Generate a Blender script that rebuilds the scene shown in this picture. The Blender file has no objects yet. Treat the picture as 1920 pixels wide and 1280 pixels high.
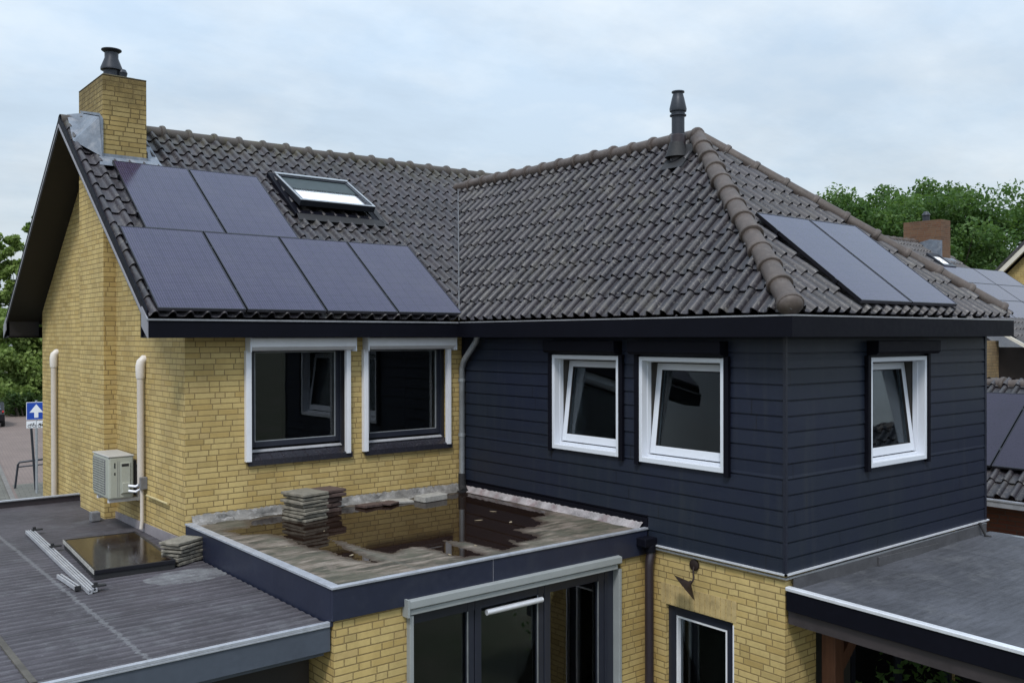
import bpy, bmesh, math, random
import numpy as np
from mathutils import Vector, Matrix
random.seed(7); rng = np.random.default_rng(11)
D = bpy.data; SC = bpy.context.scene; COL = SC.collection
R = math.radians

# ------------------------------------------------------------------ node helpers
class NT:
    def __init__(s, nt): s.nt = nt
    def n(s, t, **k):
        o = s.nt.nodes.new(t)
        for a, v in k.items(): setattr(o, a, v)
        return o
    def link(s, a, b): s.nt.links.new(a, b)
    def put(s, sock, v):
        if isinstance(v, bpy.types.NodeSocket): s.link(v, sock)
        else: sock.default_value = v
    def m(s, op, a, b=0.0, c=None):
        o = s.n('ShaderNodeMath', operation=op)
        s.put(o.inputs[0], a); s.put(o.inputs[1], b)
        if c is not None: s.put(o.inputs[2], c)
        return o.outputs[0]
    def noise(s, vec, scale, detail=3, rough=.55, dim='3D'):
        o = s.n('ShaderNodeTexNoise', noise_dimensions=dim)
        if vec is not None: s.link(vec, o.inputs['Vector'])
        o.inputs['Scale'].default_value = scale; o.inputs['Detail'].default_value = detail; o.inputs['Roughness'].default_value = rough
        return o.outputs['Fac']
    def ramp(s, fac, stops):
        o = s.n('ShaderNodeValToRGB'); s.link(fac, o.inputs[0])
        e = o.color_ramp.elements
        while len(e) < len(stops): e.new(.5)
        for i, (p, c) in enumerate(stops):
            e[i].position = p; e[i].color = c if len(c) == 4 else (*c, 1)
        return o.outputs[0]
    def mix(s, fac, a, b, bt='MIX'):
        o = s.n('ShaderNodeMix', data_type='RGBA', blend_type=bt)
        s.put(o.inputs[0], fac)
        for i, v in ((6, a), (7, b)):
            if isinstance(v, (tuple, list)): v = (*v, 1) if len(v) == 3 else v
            s.put(o.inputs[i], v)
        return o.outputs[2]
    def maprange(s, v, a, b, c=0., d=1.):
        o = s.n('ShaderNodeMapRange'); s.put(o.inputs[0], v)
        for i, x in enumerate((a, b, c, d)): o.inputs[i+1].default_value = x
        return o.outputs[0]
    def mapping(s, vec, scale=(1, 1, 1), rot=(0, 0, 0), loc=(0, 0, 0)):
        o = s.n('ShaderNodeMapping'); s.link(vec, o.inputs[0])
        o.inputs['Scale'].default_value = scale; o.inputs['Rotation'].default_value = rot; o.inputs['Location'].default_value = loc
        return o.outputs[0]
    def bump(s, h, strength=.3, dist=.01):
        o = s.n('ShaderNodeBump'); s.link(h, o.inputs['Height'])
        o.inputs['Strength'].default_value = strength; o.inputs['Distance'].default_value = dist
        return o.outputs[0]
    def wn(s, vec):
        o = s.n('ShaderNodeTexWhiteNoise', noise_dimensions='3D'); s.link(vec, o.inputs['Vector'])
        return o.outputs['Value']
    def xyz(s, x, y, z=0.):
        o = s.n('ShaderNodeCombineXYZ'); s.put(o.inputs[0], x); s.put(o.inputs[1], y); s.put(o.inputs[2], z)
        return o.outputs[0]
    def sep(s, v):
        o = s.n('ShaderNodeSeparateXYZ'); s.link(v, o.inputs[0]); return o.outputs

def newmat(name):
    m = D.materials.new(name); m.use_nodes = True
    t = NT(m.node_tree)
    b = [n for n in m.node_tree.nodes if n.type == 'BSDF_PRINCIPLED'][0]
    return m, t, b
def coords(t, kind='Object'):
    return t.n('ShaderNodeTexCoord').outputs[kind]

def simple(name, col, rough=.5, metal=0., var=.18, vscale=3., bump=.0, bscale=60., dirt=None, spec=.5, stretch=(1, 1, 1)):
    m, t, b = newmat(name)
    c = t.mapping(coords(t), stretch)
    f = t.noise(c, vscale, 5)
    f2 = t.noise(c, vscale*9, 3)
    k = t.m('ADD', t.m('MULTIPLY', f, .7), t.m('MULTIPLY', f2, .3))
    lo = tuple(x*(1-var) for x in col); hi = tuple(min(1, x*(1+var)) for x in col)
    o = t.ramp(k, [(.3, lo), (.7, hi)])
    if dirt:
        dm = t.maprange(t.noise(c, dirt[2], 6, .7), .5, .72)
        o = t.mix(t.m('MULTIPLY', dm, dirt[1]), o, dirt[0])
    t.link(o, b.inputs['Base Color'])
    b.inputs['Roughness'].default_value = rough; b.inputs['Metallic'].default_value = metal
    b.inputs['Specular IOR Level'].default_value = spec
    r = t.maprange(f2, .2, .8, max(0.02, rough-.08), min(1, rough+.08)); t.link(r, b.inputs['Roughness'])
    if bump:
        t.link(t.bump(t.noise(coords(t), bscale, 4), bump, .005), b.inputs['Normal'])
    return m

def brickmat(name, cols, mortar, bw=.22, bh=.061, joint=.0105, grime=(.19, .16, .09), grimeamt=.35, plain=False, stainz=None):
    m, t, b = newmat(name)
    uv = coords(t, 'UV'); x, y, _ = t.sep(uv)
    v = t.m('DIVIDE', y, bh); row = t.m('FLOOR', v); fv = t.m('FRACT', v)
    rr = t.wn(t.xyz(row, 3.3, 1.7))
    if plain: rr = t.m('MULTIPLY', t.m('FRACT', t.m('MULTIPLY', row, .5)), .8)
    P = bw*2.5
    u = t.m('ADD', t.m('DIVIDE', x, P), t.m('MULTIPLY', rr, 1.0))
    cell = t.m('FLOOR', u); f = t.m('FRACT', u)
    rnd = t.wn(t.xyz(cell, row, 5.1))
    a = t.m('LESS_THAN', rnd, .33); c = t.m('GREATER_THAN', rnd, .66)
    s1 = t.m('SUBTRACT', .4, t.m('MULTIPLY', a, .2)); s2 = t.m('ADD', .6, t.m('MULTIPLY', c, .2))
    g1 = t.m('GREATER_THAN', f, s1); g2 = t.m('GREATER_THAN', f, s2)
    bid = t.m('ADD', t.m('MULTIPLY', cell, 3.), t.m('ADD', g1, g2))
    du = t.m('MINIMUM', t.m('MINIMUM', f, t.m('SUBTRACT', 1., f)), t.m('MINIMUM', t.m('ABSOLUTE', t.m('SUBTRACT', f, s1)), t.m('ABSOLUTE', t.m('SUBTRACT', f, s2))))
    du = t.m('MULTIPLY', du, P)
    dv = t.m('MULTIPLY', t.m('MINIMUM', fv, t.m('SUBTRACT', 1., fv)), bh)
    oc = coords(t)
    wob = t.m('MULTIPLY', t.m('SUBTRACT', t.noise(oc, 45., 3), .5), .006)
    d = t.m('ADD', t.m('MINIMUM', du, dv), wob)
    bm_ = t.maprange(d, joint*.32, joint*.32+.0045)
    r1 = t.wn(t.xyz(bid, row, 9.2)); r2 = t.wn(t.xyz(bid, row, 2.4))
    bc = t.ramp(r1, [(0., cols[0]), (.35, cols[1]), (.75, cols[2]), (1., cols[3])])
    n = t.noise(oc, 22., 5, .65)
    bc = t.mix(t.maprange(n, .3, .75, .0, .45), bc, tuple(q*.62 for q in cols[1]))
    big = t.noise(oc, .9, 6, .62)
    bc = t.mix(t.maprange(big, .45, .8, 0., grimeamt), bc, grime)
    pat = t.noise(t.mapping(oc, (1, 1, .45)), 1.7, 5, .6)
    bc = t.mix(t.maprange(pat, .52, .68, 0., .35), bc, tuple(min(1, q*1.35) for q in cols[2]))
    bc = t.mix(t.maprange(pat, .47, .34, 0., .30), bc, tuple(q*.6 for q in cols[0]))
    dk = t.m('GREATER_THAN', r2, .93)
    bc = t.mix(t.m('MULTIPLY', dk, .3), bc, tuple(q*.45 for q in cols[0]))
    if stainz:
        sz = t.sep(oc)[2]; sm = t.m('MULTIPLY', t.maprange(t.m('ADD', sz, t.m('MULTIPLY', t.m('SUBTRACT', t.noise(oc, 5., 5, .7), .5), 1.1)), stainz-.45, stainz, 0., 1.), t.maprange(t.noise(oc, 16., 5, .7), .3, .6, .4, 1.))
        bc = t.mix(t.m('MULTIPLY', sm, .8), bc, (.085, .062, .025))
    mc = t.mix(t.noise(oc, 6., 4), mortar, tuple(q*.6 for q in mortar))
    t.link(t.mix(bm_, mc, bc), b.inputs['Base Color'])
    b.inputs['Roughness'].default_value = .82; b.inputs['Specular IOR Level'].default_value = .3
    h = t.m('ADD', bm_, t.m('MULTIPLY', n, .35)); h = t.m('ADD', h, t.m('MULTIPLY', r2, .2))
    t.link(t.bump(h, .45, .005), b.inputs['Normal'])
    return m

M = {}
YB = [(.44, .31, .112), (.51, .378, .15), (.545, .418, .178), (.47, .345, .15)]
M['brick'] = brickmat('yellow_brick', YB, (.27, .195, .085), joint=.009)
M['brick_red'] = brickmat('red_brick', [(.17, .055, .035), (.23, .08, .05), (.20, .075, .05), (.12, .05, .04)], (.15, .11, .09))
M['brick_brown'] = brickmat('brown_brick', [(.13, .062, .035), (.16, .08, .045), (.15, .085, .05), (.10, .055, .035)], (.16, .12, .09))
M['brick_dim'] = brickmat('tan_brick', [(.26, .18, .10), (.33, .24, .13), (.30, .22, .13), (.22, .16, .10)], (.2, .16, .11))
M['cornerpost'] = simple('navy_corner_post', (.0085, .011, .022), .45, var=.1)
M['sill'] = simple('glazed_sill_brick', (.022, .022, .03), .25)

def tilemat(name, base, lich=.5, moss=0.):
    m, t, b = newmat(name)
    uv = coords(t, 'UV'); x, y, _ = t.sep(uv); oc = coords(t)
    tid = t.xyz(t.m('FLOOR', x), t.m('FLOOR', y), 0.)
    r = t.wn(tid)
    lo = tuple(q*.55 for q in base); hi = (base[0]*1.75, base[1]*1.68, base[2]*1.55)
    c = t.ramp(r, [(0., lo), (.5, base), (1., hi)])
    n1 = t.noise(oc, 1.6, 6, .65)
    c = t.mix(t.maprange(n1, .43, .6, 0., .55), c, (base[0]*1.5, base[1]*1.32, base[2]*1.15))
    pt = t.m('MULTIPLY', t.maprange(t.noise(oc, .8, 4, .6), .48, .6), t.maprange(t.noise(oc, 5.5, 6, .75), .48, .62))
    c = t.mix(t.m('MULTIPLY', pt, .55), c, (.095, .090, .075))
    n2 = t.noise(oc, 17., 6, .72)
    c = t.mix(t.maprange(n2, .53, .66, 0., lich), c, (.115, .108, .106))
    n3 = t.noise(oc, 60., 3, .7)
    c = t.mix(t.maprange(n3, .5, .7, 0., .45), c, tuple(q*.5 for q in base))
    sp = t.m('MULTIPLY', t.maprange(t.noise(oc, 7., 3, .5), .52, .6), t.maprange(t.noise(oc, 34., 2, .5), .58, .64))
    c = t.mix(t.m('MULTIPLY', sp, .35), c, (.22, .21, .19))
    if moss:
        mm = t.m('MULTIPLY', t.maprange(y, moss-2.4, moss, 0., 1.), t.maprange(t.noise(oc, 5., 6, .7), .42, .62))
        c = t.mix(t.m('MULTIPLY', mm, .75), c, (.065, .058, .022))
    t.link(c, b.inputs['Base Color'])
    t.link(t.maprange(n2, .35, .65, .40, .62), b.inputs['Roughness'])
    b.inputs['Specular IOR Level'].default_value = .6
    t.link(t.bump(t.noise(oc, 90., 4, .7), .35, .004), b.inputs['Normal'])
    return m
M['tile'] = tilemat('weathered_roof_tile', (.0205, .0183, .0252), .46, 15.2)
M['tile_wing'] = tilemat('grey_roof_tile', (.0185, .0168, .0235), .55)
M['ridge'] = simple('ridge_tile_clay', (.066, .050, .043), .6, var=.35, vscale=5, bump=.3, dirt=((.15, .13, .115), .4, 14))
M['ridge_moss'] = simple('mossy_ridge_tile', (.058, .049, .043), .7, var=.3, vscale=5, bump=.4, dirt=((.06, .055, .015), .85, 4))

def cladmat():
    m, t, b = newmat('navy_cladding')
    oc = coords(t); uv = coords(t, 'UV'); x, y, _ = t.sep(uv)
    g = t.noise(t.mapping(uv, (3., 90., 1.)), 2.2, 5, .65)
    row = t.wn(t.xyz(t.m('FLOOR', t.m('DIVIDE', t.m('SUBTRACT', y, 3.0), .14)), 1., 2.))
    c = t.ramp(g, [(.3, (.0075, .0108, .0235)), (.7, (.0130, .0178, .0370))])
    c = t.mix(t.m('MULTIPLY', row, .35), c, (.016, .0215, .036))
    c = t.mix(t.maprange(t.noise(oc, 1.3, 6, .7), .5, .8, 0., .4), c, (.024, .030, .036))
    c = t.mix(t.maprange(t.noise(oc, .55, 4, .6), .45, .6, 0., .55), c, (.0125, .0185, .0275))
    rj = t.wn(t.xyz(t.m('FLOOR', t.m('DIVIDE', t.m('SUBTRACT', y, 3.0), .14)), 4., 7.))
    jx = t.m('ABSOLUTE', t.m('SUBTRACT', t.m('FRACT', t.m('ADD', t.m('DIVIDE', x, 3.1), rj)), .5))
    c = t.mix(t.m('MULTIPLY', t.m('LESS_THAN', jx, .0016), .8), c, (.003, .003, .005))
    stk = t.noise(t.mapping(oc, (5, 5, .35)), 2.2, 4, .6)
    c = t.mix(t.maprange(stk, .52, .7, 0., .35), c, (.032, .036, .042))
    t.link(c, b.inputs['Base Color'])
    t.link(t.maprange(g, .3, .7, .42, .56), b.inputs['Roughness']); b.inputs['Specular IOR Level'].default_value = .3
    t.link(t.bump(g, .25, .002), b.inputs['Normal'])
    return m
M['clad'] = cladmat()
M['navy'] = simple('navy_aluminium', (.014, .018, .038), .4, var=.12, vscale=2, dirt=((.05, .055, .07), .25, 3))
M['black_trim'] = simple('black_trim', (.0042, .0045, .0085), .55, var=.2, vscale=2, spec=.10)
M['soffit'] = simple('dark_soffit_board', (.007, .0055, .0075), .5, var=.25, vscale=4, stretch=(1, 8, 1))
M['barge'] = simple('grey_barge_trim', (.24, .24, .27), .45, var=.15)
M['white'] = simple('white_upvc', (.64, .67, .73), .35, var=.025, vscale=1.2)
M['shutter'] = simple('grey_white_shutter', (.70, .71, .75), .38, var=.06, vscale=5)
M['greyshutter'] = simple('grey_green_shutter', (.28, .30, .305), .42, var=.08, vscale=5)
M['anthracite'] = simple('anthracite_frame', (.018, .021, .033), .35, var=.1)
M['alu'] = simple('brushed_aluminium', (.72, .74, .79), .36, .35, var=.1, vscale=8, stretch=(1, 1, 1))
M['lip'] = simple('grey_gutter_lip', (.24, .245, .265), .5, .2, var=.25, vscale=6)
M['alutrim'] = simple('roof_trim_aluminium', (.40, .42, .47), .42, .35, var=.2, vscale=7, dirt=((.2, .21, .24), .4, 12))
M['lead'] = simple('lead_flashing', (.15, .175, .215), .5, .15, var=.35, vscale=5, bump=.35, bscale=18, dirt=((.36, .36, .38), .6, 7))
M['valley'] = simple('valley_lead', (.075, .075, .08), .5, .1, var=.3, vscale=9)
M['leadold'] = simple('weathered_flashing', (.15, .145, .14), .7, .0, var=.6, vscale=7, bump=.9, bscale=22, dirt=((.42, .41, .41), .8, 9))
M['leadred'] = simple('torn_white_membrane', (.27, .25, .255), .7, .0, var=.6, vscale=7, bump=.8, bscale=26, dirt=((.16, .09, .095), .8, 5))
M['railalu'] = simple('dull_aluminium', (.42, .43, .46), .4, .3, var=.2, vscale=9)
M['zinc'] = simple('zinc_pipe', (.33, .35, .37), .42, .6, var=.2, vscale=7)
M['brownpipe'] = simple('brown_pvc_pipe', (.022, .015, .019), .4, var=.15)
M['pvc'] = simple('beige_pvc_pipe', (.53, .48, .43), .45, var=.08, vscale=3)
M['pvccap'] = simple('pale_pvc_cap', (.66, .62, .58), .45, var=.05)
M['ac'] = simple('ivory_ac_casing', (.37, .385, .335), .45, var=.08, vscale=4, dirt=((.3, .3, .24), .4, 8))
M['acgrey'] = simple('grey_ac_grille', (.15, .15, .16), .6, var=.25, vscale=20)
M['rust'] = simple('rusty_iron', (.020, .011, .009), .65, .3, var=.4, vscale=14, bump=.4)
M['wood'] = simple('red_brown_timber', (.12, .048, .026), .6, var=.35, vscale=4, stretch=(8, 8, 1), bump=.25)
M['darkmetal'] = simple('dark_flue_metal', (.028, .032, .042), .42, .3, var=.15)
M['rubber'] = simple('black_rubber', (.012, .012, .014), .7)
M['concrete'] = simple('old_concrete', (.33, .32, .30), .85, var=.3, vscale=12, bump=.6, bscale=70, dirt=((.16, .15, .12), .5, 18))
M['paver'] = simple('mossy_grey_paving_tile', (.185, .17, .14), .85, var=.4, vscale=15, bump=.7, bscale=60, dirt=((.09, .085, .06), .7, 10))
M['paver_brown'] = simple('brown_paving_tile', (.085, .055, .048), .8, var=.4, vscale=15, bump=.7, bscale=60, dirt=((.05, .04, .035), .6, 10))
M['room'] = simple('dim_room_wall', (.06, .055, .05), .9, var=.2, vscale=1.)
M['curtain'] = simple('grey_curtain', (.22, .22, .22), .9, var=.25, vscale=9, stretch=(4, 4, .4))
M['white_sheet'] = simple('plain_white_sheet', (.9, .9, .92), .5, var=.03)
M['dark_sheet'] = simple('plain_dark_sheet', (.03, .045, .05), .7, var=.2, vscale=10)
M['cream'] = simple('cream_bargeboard', (.62, .58, .5), .55, var=.08)
M['trunk'] = simple('tree_bark', (.055, .045, .035), .9, var=.4, vscale=8, bump=.6)
M['signblue'] = simple('sign_blue', (.012, .06, .36), .4, var=.05)
M['signwhite'] = simple('sign_white', (.72, .74, .78), .45, var=.06)
M['steel'] = simple('galvanised_steel', (.36, .38, .40), .5, .5, var=.2, vscale=9)
M['carpaint'] = simple('dark_car_paint', (.012, .013, .016), .2, .2)
M['redlamp'] = simple('red_lamp_plastic', (.5, .02, .02), .25)
M['tyre'] = simple('tyre_rubber', (.015, .015, .016), .8)

def glassmat(name, tint=(.75, .8, .82), extra=1.0):
    m, t, b = newmat(name)
    out = [n for n in t.nt.nodes if n.type == 'OUTPUT_MATERIAL'][0]
    g = t.n('ShaderNodeBsdfGlossy'); g.inputs['Roughness'].default_value = .0
    g.inputs['Color'].default_value = (.95, .97, 1, 1)
    oc = coords(t)
    t.link(t.bump(t.noise(oc, 1.3, 2), .04, .02), g.inputs['Normal'])
    tr = t.n('ShaderNodeBsdfTransparent'); tr.inputs['Color'].default_value = (*tint, 1)
    fr = t.n('ShaderNodeFresnel'); fr.inputs['IOR'].default_value = 1.45
    f = t.m('MINIMUM', t.m('MULTIPLY', fr.outputs[0], extra), 1.)
    mx = t.n('ShaderNodeMixShader'); t.link(f, mx.inputs[0]); t.link(tr.outputs[0], mx.inputs[1]); t.link(g.outputs[0], mx.inputs[2])
    t.link(mx.outputs[0], out.inputs[0])
    t.nt.nodes.remove(b)
    return m
M['glass'] = glassmat('window_glass', (.62, .66, .68), 1.25)
M['wingglass'] = glassmat('wing_window_glass', (.6, .64, .66), .36)
M['roofglass'] = glassmat('skylight_glass', (1., 1., 1.), .5)

def panelmat(name, cw=.158):
    m, t, b = newmat(name)
    uv = coords(t, 'UV'); x, y, _ = t.sep(uv)
    def line(c, p, w):
        f = t.m('FRACT', t.m('DIVIDE', c, p)); d = t.m('MULTIPLY', t.m('MINIMUM', f, t.m('SUBTRACT', 1., f)), p)
        return t.m('LESS_THAN', d, w)
    cell = t.m('MAXIMUM', line(x, cw, .0016), line(y, cw, .0016))
    bus = line(x, cw/6, .0028); fin = line(y, cw/6, .0028)
    oc = coords(t)
    c = t.mix(t.noise(oc, 2., 3), (.013, .0092, .030), (.020, .0145, .043))
    c = t.mix(t.m('MULTIPLY', fin, .35), c, (.10, .092, .155))
    c = t.mix(t.m('MULTIPLY', bus, .5), c, (.10, .092, .155))
    c = t.mix(t.m('MULTIPLY', cell, .7), c, (.006, .006, .01))
    dust = t.noise(oc, 1.4, 6, .7)
    c = t.mix(t.maprange(dust, .45, .7, 0., .07), c, (.2, .19, .2))
    t.link(c, b.inputs['Base Color'])
    b.inputs['Roughness'].default_value = .16
    t.link(t.maprange(dust, .3, .8, .10, .22), b.inputs['Roughness'])
    b.inputs['Specular IOR Level'].default_value = .42
    return m
M['cell'] = panelmat('black_solar_cells')
M['cell_plain'] = simple('plain_purple_black_cells', (.020, .016, .032), .3, var=.15, spec=.3)
M['panelframe'] = simple('black_anodised_frame', (.014, .014, .019), .35, .4, var=.1)
M['paneledge'] = simple('grey_panel_edge', (.10, .10, .12), .4, .5, var=.1)

def bitumen(name, base, corr=True, joint=None):
    m, t, b = newmat(name)
    oc = coords(t); x, y, z = t.sep(oc)
    n1 = t.noise(oc, 1.1, 7, .65); n2 = t.noise(t.mapping(oc, (1.2, 14, 1)), 2., 5, .7); n3 = t.noise(oc, 140., 3, .7)
    lo = tuple(q*.62 for q in base); hi = tuple(q*1.5 for q in base)
    c = t.ramp(t.m('ADD', t.m('MULTIPLY', n1, .6), t.m('MULTIPLY', n2, .4)), [(.38, lo), (.62, hi)])
    st = t.noise(oc, 2.6, 8, .75)
    c = t.mix(t.maprange(st, .52, .66, 0., .45), c, (.15, .155, .165))
    c = t.mix(t.maprange(t.noise(t.mapping(oc, (1, 4, 1)), 5., 6, .75), .5, .64, 0., .45), c, tuple(q*.45 for q in base))
    c = t.mix(t.maprange(n3, .4, .75, 0., .5), c, tuple(q*.55 for q in base))
    h = t.m('MULTIPLY', n3, .35)
    if corr:
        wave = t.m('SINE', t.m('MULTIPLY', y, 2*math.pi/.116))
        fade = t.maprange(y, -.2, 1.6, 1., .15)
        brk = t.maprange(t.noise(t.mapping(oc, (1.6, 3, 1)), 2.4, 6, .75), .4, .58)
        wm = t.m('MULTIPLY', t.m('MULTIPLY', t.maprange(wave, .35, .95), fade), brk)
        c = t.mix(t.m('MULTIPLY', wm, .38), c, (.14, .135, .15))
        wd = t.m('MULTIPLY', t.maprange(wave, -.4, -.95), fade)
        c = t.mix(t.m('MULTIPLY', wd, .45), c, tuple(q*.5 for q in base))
        c = t.mix(t.maprange(t.noise(oc, 26., 5, .8), .6, .72, 0., .5), c, (.2, .2, .215))
        # white residue patch beside the paver stack (dried puddle)
        d = t.m('ADD', t.m('POWER', t.m('MULTIPLY', t.m('ADD', x, 3.93), 2.6), 2.), t.m('POWER', t.m('MULTIPLY', t.m('ADD', y, 1.02), 3.9), 2.))
        rm = t.m('MULTIPLY', t.m('LESS_THAN', t.m('ADD', d, t.m('MULTIPLY', st, 1.6)), 1.75), t.maprange(t.noise(oc, 9., 7, .8), .35, .7, .05, .55))
        c = t.mix(rm, c, (.27, .285, .29))
        for p in (.17, -1.95): # sheet joints
            jd = t.m('ABSOLUTE', t.m('ADD', t.m('SUBTRACT', y, p), t.m('MULTIPLY', t.m('SUBTRACT', n1, .5), .03)))
            c = t.mix(t.m('MULTIPLY', t.m('LESS_THAN', jd, .012), .7), c, tuple(q*.25 for q in base))
        jd = t.m('ABSOLUTE', t.m('ADD', t.m('ADD', x, 4.95), t.m('MULTIPLY', t.m('SUBTRACT', n2, .5), .12)))
        c = t.mix(t.m('MULTIPLY', t.m('LESS_THAN', jd, .018), t.m('MULTIPLY', .4, t.maprange(n3, .3, .6))), c, (.25, .26, .27))
    if joint:
        for ax, p in joint:
            jd = t.m('ABSOLUTE', t.m('ADD', t.m('SUBTRACT', (x, y)[ax], p), t.m('MULTIPLY', t.m('SUBTRACT', n1, .5), .04)))
            c = t.mix(t.m('MULTIPLY', t.m('LESS_THAN', jd, .011), t.maprange(n1, .4, .6, 0., .6)), c, tuple(q*.3 for q in base))
    t.link(c, b.inputs['Base Color']); b.inputs['Specular IOR Level'].default_value = .35
    t.link(t.maprange(st, .3, .7, .6, .85), b.inputs['Roughness'])
    t.link(t.bump(t.m('ADD', h, t.m('MULTIPLY', n2, .5)), .5, .008), b.inputs['Normal'])
    return m
M['bitumen'] = bitumen('grey_corrugated_bitumen', (.056, .051, .060))
M['bitumen_canopy'] = bitumen('slate_grey_bitumen', (.060, .063, .075), False, [(0, 1.35), (0, 2.75)])

def sedimentmat():
    m, t, b = newmat('silty_flat_roof_felt')
    oc = coords(t); x, y, z = t.sep(oc)
    s = t.noise(t.mapping(oc, (1.1, 5, 1), (0, 0, R(-16))), 2.4, 7, .62); n = t.noise(oc, 2.2, 6, .65); f = t.noise(oc, 60., 4, .75)
    c = t.ramp(s, [(.40, (.034, .030, .020)), (.47, (.085, .070, .051)), (.53, (.135, .108, .084)), (.60, (.21, .175, .145))])
    c = t.mix(t.maprange(n, .46, .58, 0., .65), c, (.062, .062, .042))
    c = t.mix(t.maprange(t.noise(oc, 3., 6, .7), .52, .6, 0., .55), c, (.17, .135, .112))
    c = t.mix(t.maprange(f, .45, .8, 0., .6), c, (.06, .055, .04))
    for p in (-2.72, -1.78, -.84):
        jd = t.m('ABSOLUTE', t.m('ADD', t.m('SUBTRACT', x, p), t.m('MULTIPLY', t.m('SUBTRACT', n, .5), .06)))
        c = t.mix(t.m('MULTIPLY', t.m('LESS_THAN', jd, .02), .5), c, (.09, .085, .07))
    wet = t.maprange(t.m('ADD', z, t.m('MULTIPLY', t.m('SUBTRACT', n, .5), .004)), 3.1315, 3.1365, 1., 0.)
    c = t.mix(t.m('MULTIPLY', wet, .8), c, (.045, .030, .022))
    t.link(c, b.inputs['Base Color']); t.link(t.maprange(wet, 0., 1., .85, .4), b.inputs['Roughness'])
    t.link(t.bump(t.m('ADD', s, t.m('MULTIPLY', f, .3)), .6, .01), b.inputs['Normal'])
    return m
M['sediment'] = sedimentmat()
def watermat():
    m, t, b = newmat('brown_puddle_water')
    oc = coords(t)
    c = t.mix(t.noise(oc, 2.5, 5), (.009, .0048, .0035), (.017, .0098, .0068))
    t.link(c, b.inputs['Base Color']); b.inputs['Roughness'].default_value = .012; b.inputs['IOR'].default_value = 1.20; b.inputs['Specular Tint'].default_value = (.95, .80, .68, 1)
    t.link(t.bump(t.noise(oc, 5., 2), .02, .01), b.inputs['Normal'])
    return m
M['water'] = watermat()
M['deadleaf'] = simple('dead_leaf', (.26, .21, .14), .7, var=.3, vscale=20)

def leafmat(name, a, b_, c_):
    m, t, b = newmat(name)
    uv = coords(t, 'UV'); x, y, _ = t.sep(uv)
    col = t.ramp(x, [(0., a), (.55, b_), (1., c_)])
    out = [n for n in t.nt.nodes if n.type == 'OUTPUT_MATERIAL'][0]
    t.link(col, b.inputs['Base Color']); b.inputs['Roughness'].default_value = .55; b.inputs['Specular IOR Level'].default_value = .3
    tr = t.n('ShaderNodeBsdfTranslucent'); t.link(t.mix(.5, col, (.12, .2, .02)), tr.inputs['Color'])
    mx = t.n('ShaderNodeMixShader'); mx.inputs[0].default_value = .5
    t.link(b.outputs[0], mx.inputs[1]); t.link(tr.outputs[0], mx.inputs[2]); t.link(mx.outputs[0], out.inputs[0])
    return m
M['leaf'] = leafmat('broadleaf_foliage', (.036, .082, .024), (.08, .16, .046), (.15, .24, .08))
M['leaf2'] = leafmat('light_foliage', (.12, .18, .05), (.23, .32, .09), (.34, .43, .14))
M['leaf_dark'] = leafmat('dark_foliage', (.03, .06, .02), (.055, .10, .035), (.10, .15, .055))

def groundmat():
    m, t, b = newmat('garden_ground')
    oc = coords(t)
    c = t.ramp(t.noise(oc, .35, 7, .7), [(.35, (.05, .062, .025)), (.55, (.085, .08, .05)), (.7, (.12, .11, .09))])
    t.link(c, b.inputs['Base Color']); b.inputs['Roughness'].default_value = .9
    return m
M['ground'] = groundmat()
def pavemat(name, a, c2, bw, bh, rot):
    m, t, b = newmat(name)
    oc = t.mapping(coords(t), (1, 1, 1), (0, 0, rot))
    br = t.n('ShaderNodeTexBrick'); t.link(oc, br.inputs['Vector'])
    br.inputs['Color1'].default_value = (*a, 1); br.inputs['Color2'].default_value = (*c2, 1); br.inputs['Mortar'].default_value = (*[q*.45 for q in a], 1)
    br.inputs['Scale'].default_value = 1; br.inputs['Brick Width'].default_value = bw; br.inputs['Row Height'].default_value = bh; br.inputs['Mortar Size'].default_value = .012
    c = t.mix(t.maprange(t.noise(oc, .5, 6, .7), .4, .7, 0., .55), br.outputs[0], tuple(q*.55 for q in a))
    t.link(c, b.inputs['Base Color']); b.inputs['Roughness'].default_value = .85
    return m
M['street'] = pavemat('pink_grey_street_pavers', (.20, .15, .13), (.16, .12, .105), .24, .12, R(7.5))
M['pavement'] = pavemat('grey_mossy_pavers', (.12, .115, .095), (.095, .09, .075), .3, .3, R(7.5))
M['kerb'] = simple('kerb_stone', (.13, .12, .11), .85, var=.3, vscale=6)

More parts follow.
